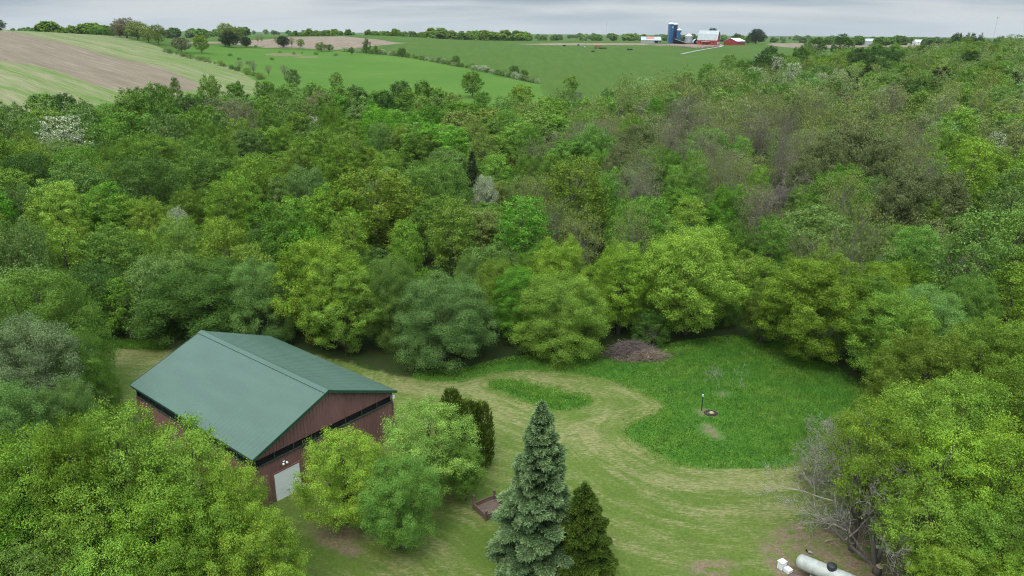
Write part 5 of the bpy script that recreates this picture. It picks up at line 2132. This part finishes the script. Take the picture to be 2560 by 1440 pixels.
# ------------------------------------------------------------------ sky, light, air, camera
def sky_and_light():
    w = bpy.data.worlds.new('World')
    scene.world = w
    w.use_nodes = True
    w.node_tree.nodes.clear()
    t = NT(w.node_tree)
    out = t.n('ShaderNodeOutputWorld')
    sky = t.n('ShaderNodeTexSky', sky_type='NISHITA')
    sky.sun_disc = False
    sky.sun_elevation = R(52)
    sky.sun_rotation = R(150)
    b1 = t.n('ShaderNodeBackground')
    t.L(sky.outputs[0], b1.inputs[0])
    b1.inputs[1].default_value = .08
    g = t.n('ShaderNodeTexCoord').outputs['Generated']
    s = t.n('ShaderNodeSeparateXYZ')
    t.L(g, s.inputs[0])
    up = t.math('MAXIMUM', s.outputs[2], 0.0)
    dv = t.math('ADD', up, .13)
    comb = t.n('ShaderNodeCombineXYZ')
    t.L(t.math('DIVIDE', s.outputs[0], dv), comb.inputs[0])
    t.L(t.math('DIVIDE', s.outputs[1], dv), comb.inputs[1])
    n1 = t.noise(t.mapping(comb.outputs[0], .12, (.42, .75, 1), (3.1, 1.7, 0)), 1.0, 4, .5, .3)
    n2 = t.noise(t.mapping(comb.outputs[0], -.1, (.5, 1.3, 1), (7.7, 2.2, 0)), 1.0, 4, .5, .3)
    f = t.math('ADD', t.math('MULTIPLY', n1, .72), t.math('MULTIPLY', n2, .28))
    f = t.math('ADD', f, t.math('MULTIPLY', t.step(up, .015, .06), .15))
    cloud = t.mix(t.step(f, .40, .64), (.535, .57, .59, 1), (.27, .34, .405, 1))
    hz = t.step(up, .035, .0)
    cloud = t.mix(t.math('MULTIPLY', hz, .55), cloud, (.47, .515, .54, 1))
    # overcast: brighter overhead than at the horizon
    lift = t.math('ADD', 1.0, t.math('MULTIPLY', t.step(up, .10, .85), 3.7))
    cm = t.n('ShaderNodeMix', data_type='RGBA', blend_type='MULTIPLY')
    cm.inputs[0].default_value = 1
    t.L(cloud, cm.inputs[6])
    cc = t.n('ShaderNodeCombineColor')
    for i, k in enumerate((1.12, 1.04, .93)):
        t.L(t.math('ADD', t.math('MULTIPLY', t.math('SUBTRACT', lift, 1.0), k), 1.0), cc.inputs[i])
    t.L(cc.outputs[0], cm.inputs[7])
    b2 = t.n('ShaderNodeBackground')
    t.L(cm.outputs[2], b2.inputs[0])
    b2.inputs[1].default_value = 1.0
    mx = t.n('ShaderNodeMixShader')
    mx.inputs[0].default_value = .93
    t.L(b1.outputs[0], mx.inputs[1])
    t.L(b2.outputs[0], mx.inputs[2])
    t.L(mx.outputs[0], out.inputs[0])
    sun = bpy.data.lights.new('sun', 'SUN')
    sun.energy = 1.5
    sun.angle = R(24)
    sun.color = (1.0, .96, .90)
    o = bpy.data.objects.new('sun', sun)
    COL.objects.link(o)
    # light from high behind the camera's left shoulder
    el, az = R(58), R(200)
    d = Vector((math.cos(el) * math.sin(az), math.cos(el) * math.cos(az), math.sin(el)))
    o.rotation_euler = d.to_track_quat('Z', 'Y').to_euler()
    sky.sun_elevation = el
    sky.sun_rotation = az


sky_and_light()


def haze():
    m = bpy.data.materials.new('haze')
    m.use_nodes = True
    nt = m.node_tree
    nt.nodes.clear()
    out = nt.nodes.new('ShaderNodeOutputMaterial')
    v = nt.nodes.new('ShaderNodeVolumePrincipled')
    v.inputs['Color'].default_value = (.82, .88, .95, 1)
    v.inputs['Density'].default_value = HAZE
    v.inputs['Anisotropy'].default_value = .2
    nt.links.new(v.outputs[0], out.inputs['Volume'])
    b = MB()
    b.box((0, 3300, 22), (24000, 8400, 110))
    o = b.build('haze', m)
    tag(o, kind='stuff')


HAZE = .00004
if HAZE:
    haze()

cam = bpy.data.cameras.new('camera')
cam.sensor_width = 36
cam.lens = FOC / 2560 * 36
cam.clip_start = .5
cam.clip_end = 20000
co = bpy.data.objects.new('camera', cam)
COL.objects.link(co)
fwd = Vector((0, CP, -SP))
q = fwd.to_track_quat('-Z', 'Y')
co.rotation_mode = 'QUATERNION'
co.rotation_quaternion = q @ Matrix.Rotation(ROLL, 3, 'Z').to_quaternion()
co.location = (0, 0, CAM_H)
scene.camera = co
scene.view_settings.view_transform = 'Standard'
scene.view_settings.look = 'None'
scene.view_settings.exposure = 0.36
scene.view_settings.gamma = 1.0
scene.cycles.max_bounces = 6
scene.cycles.transparent_max_bounces = 4
scene.cycles.diffuse_bounces = 2
scene.cycles.transmission_bounces = 3
scene.cycles.use_denoising = True
scene.cycles.filter_width = 1.1
scene.cycles.denoising_prefilter = 'NONE'
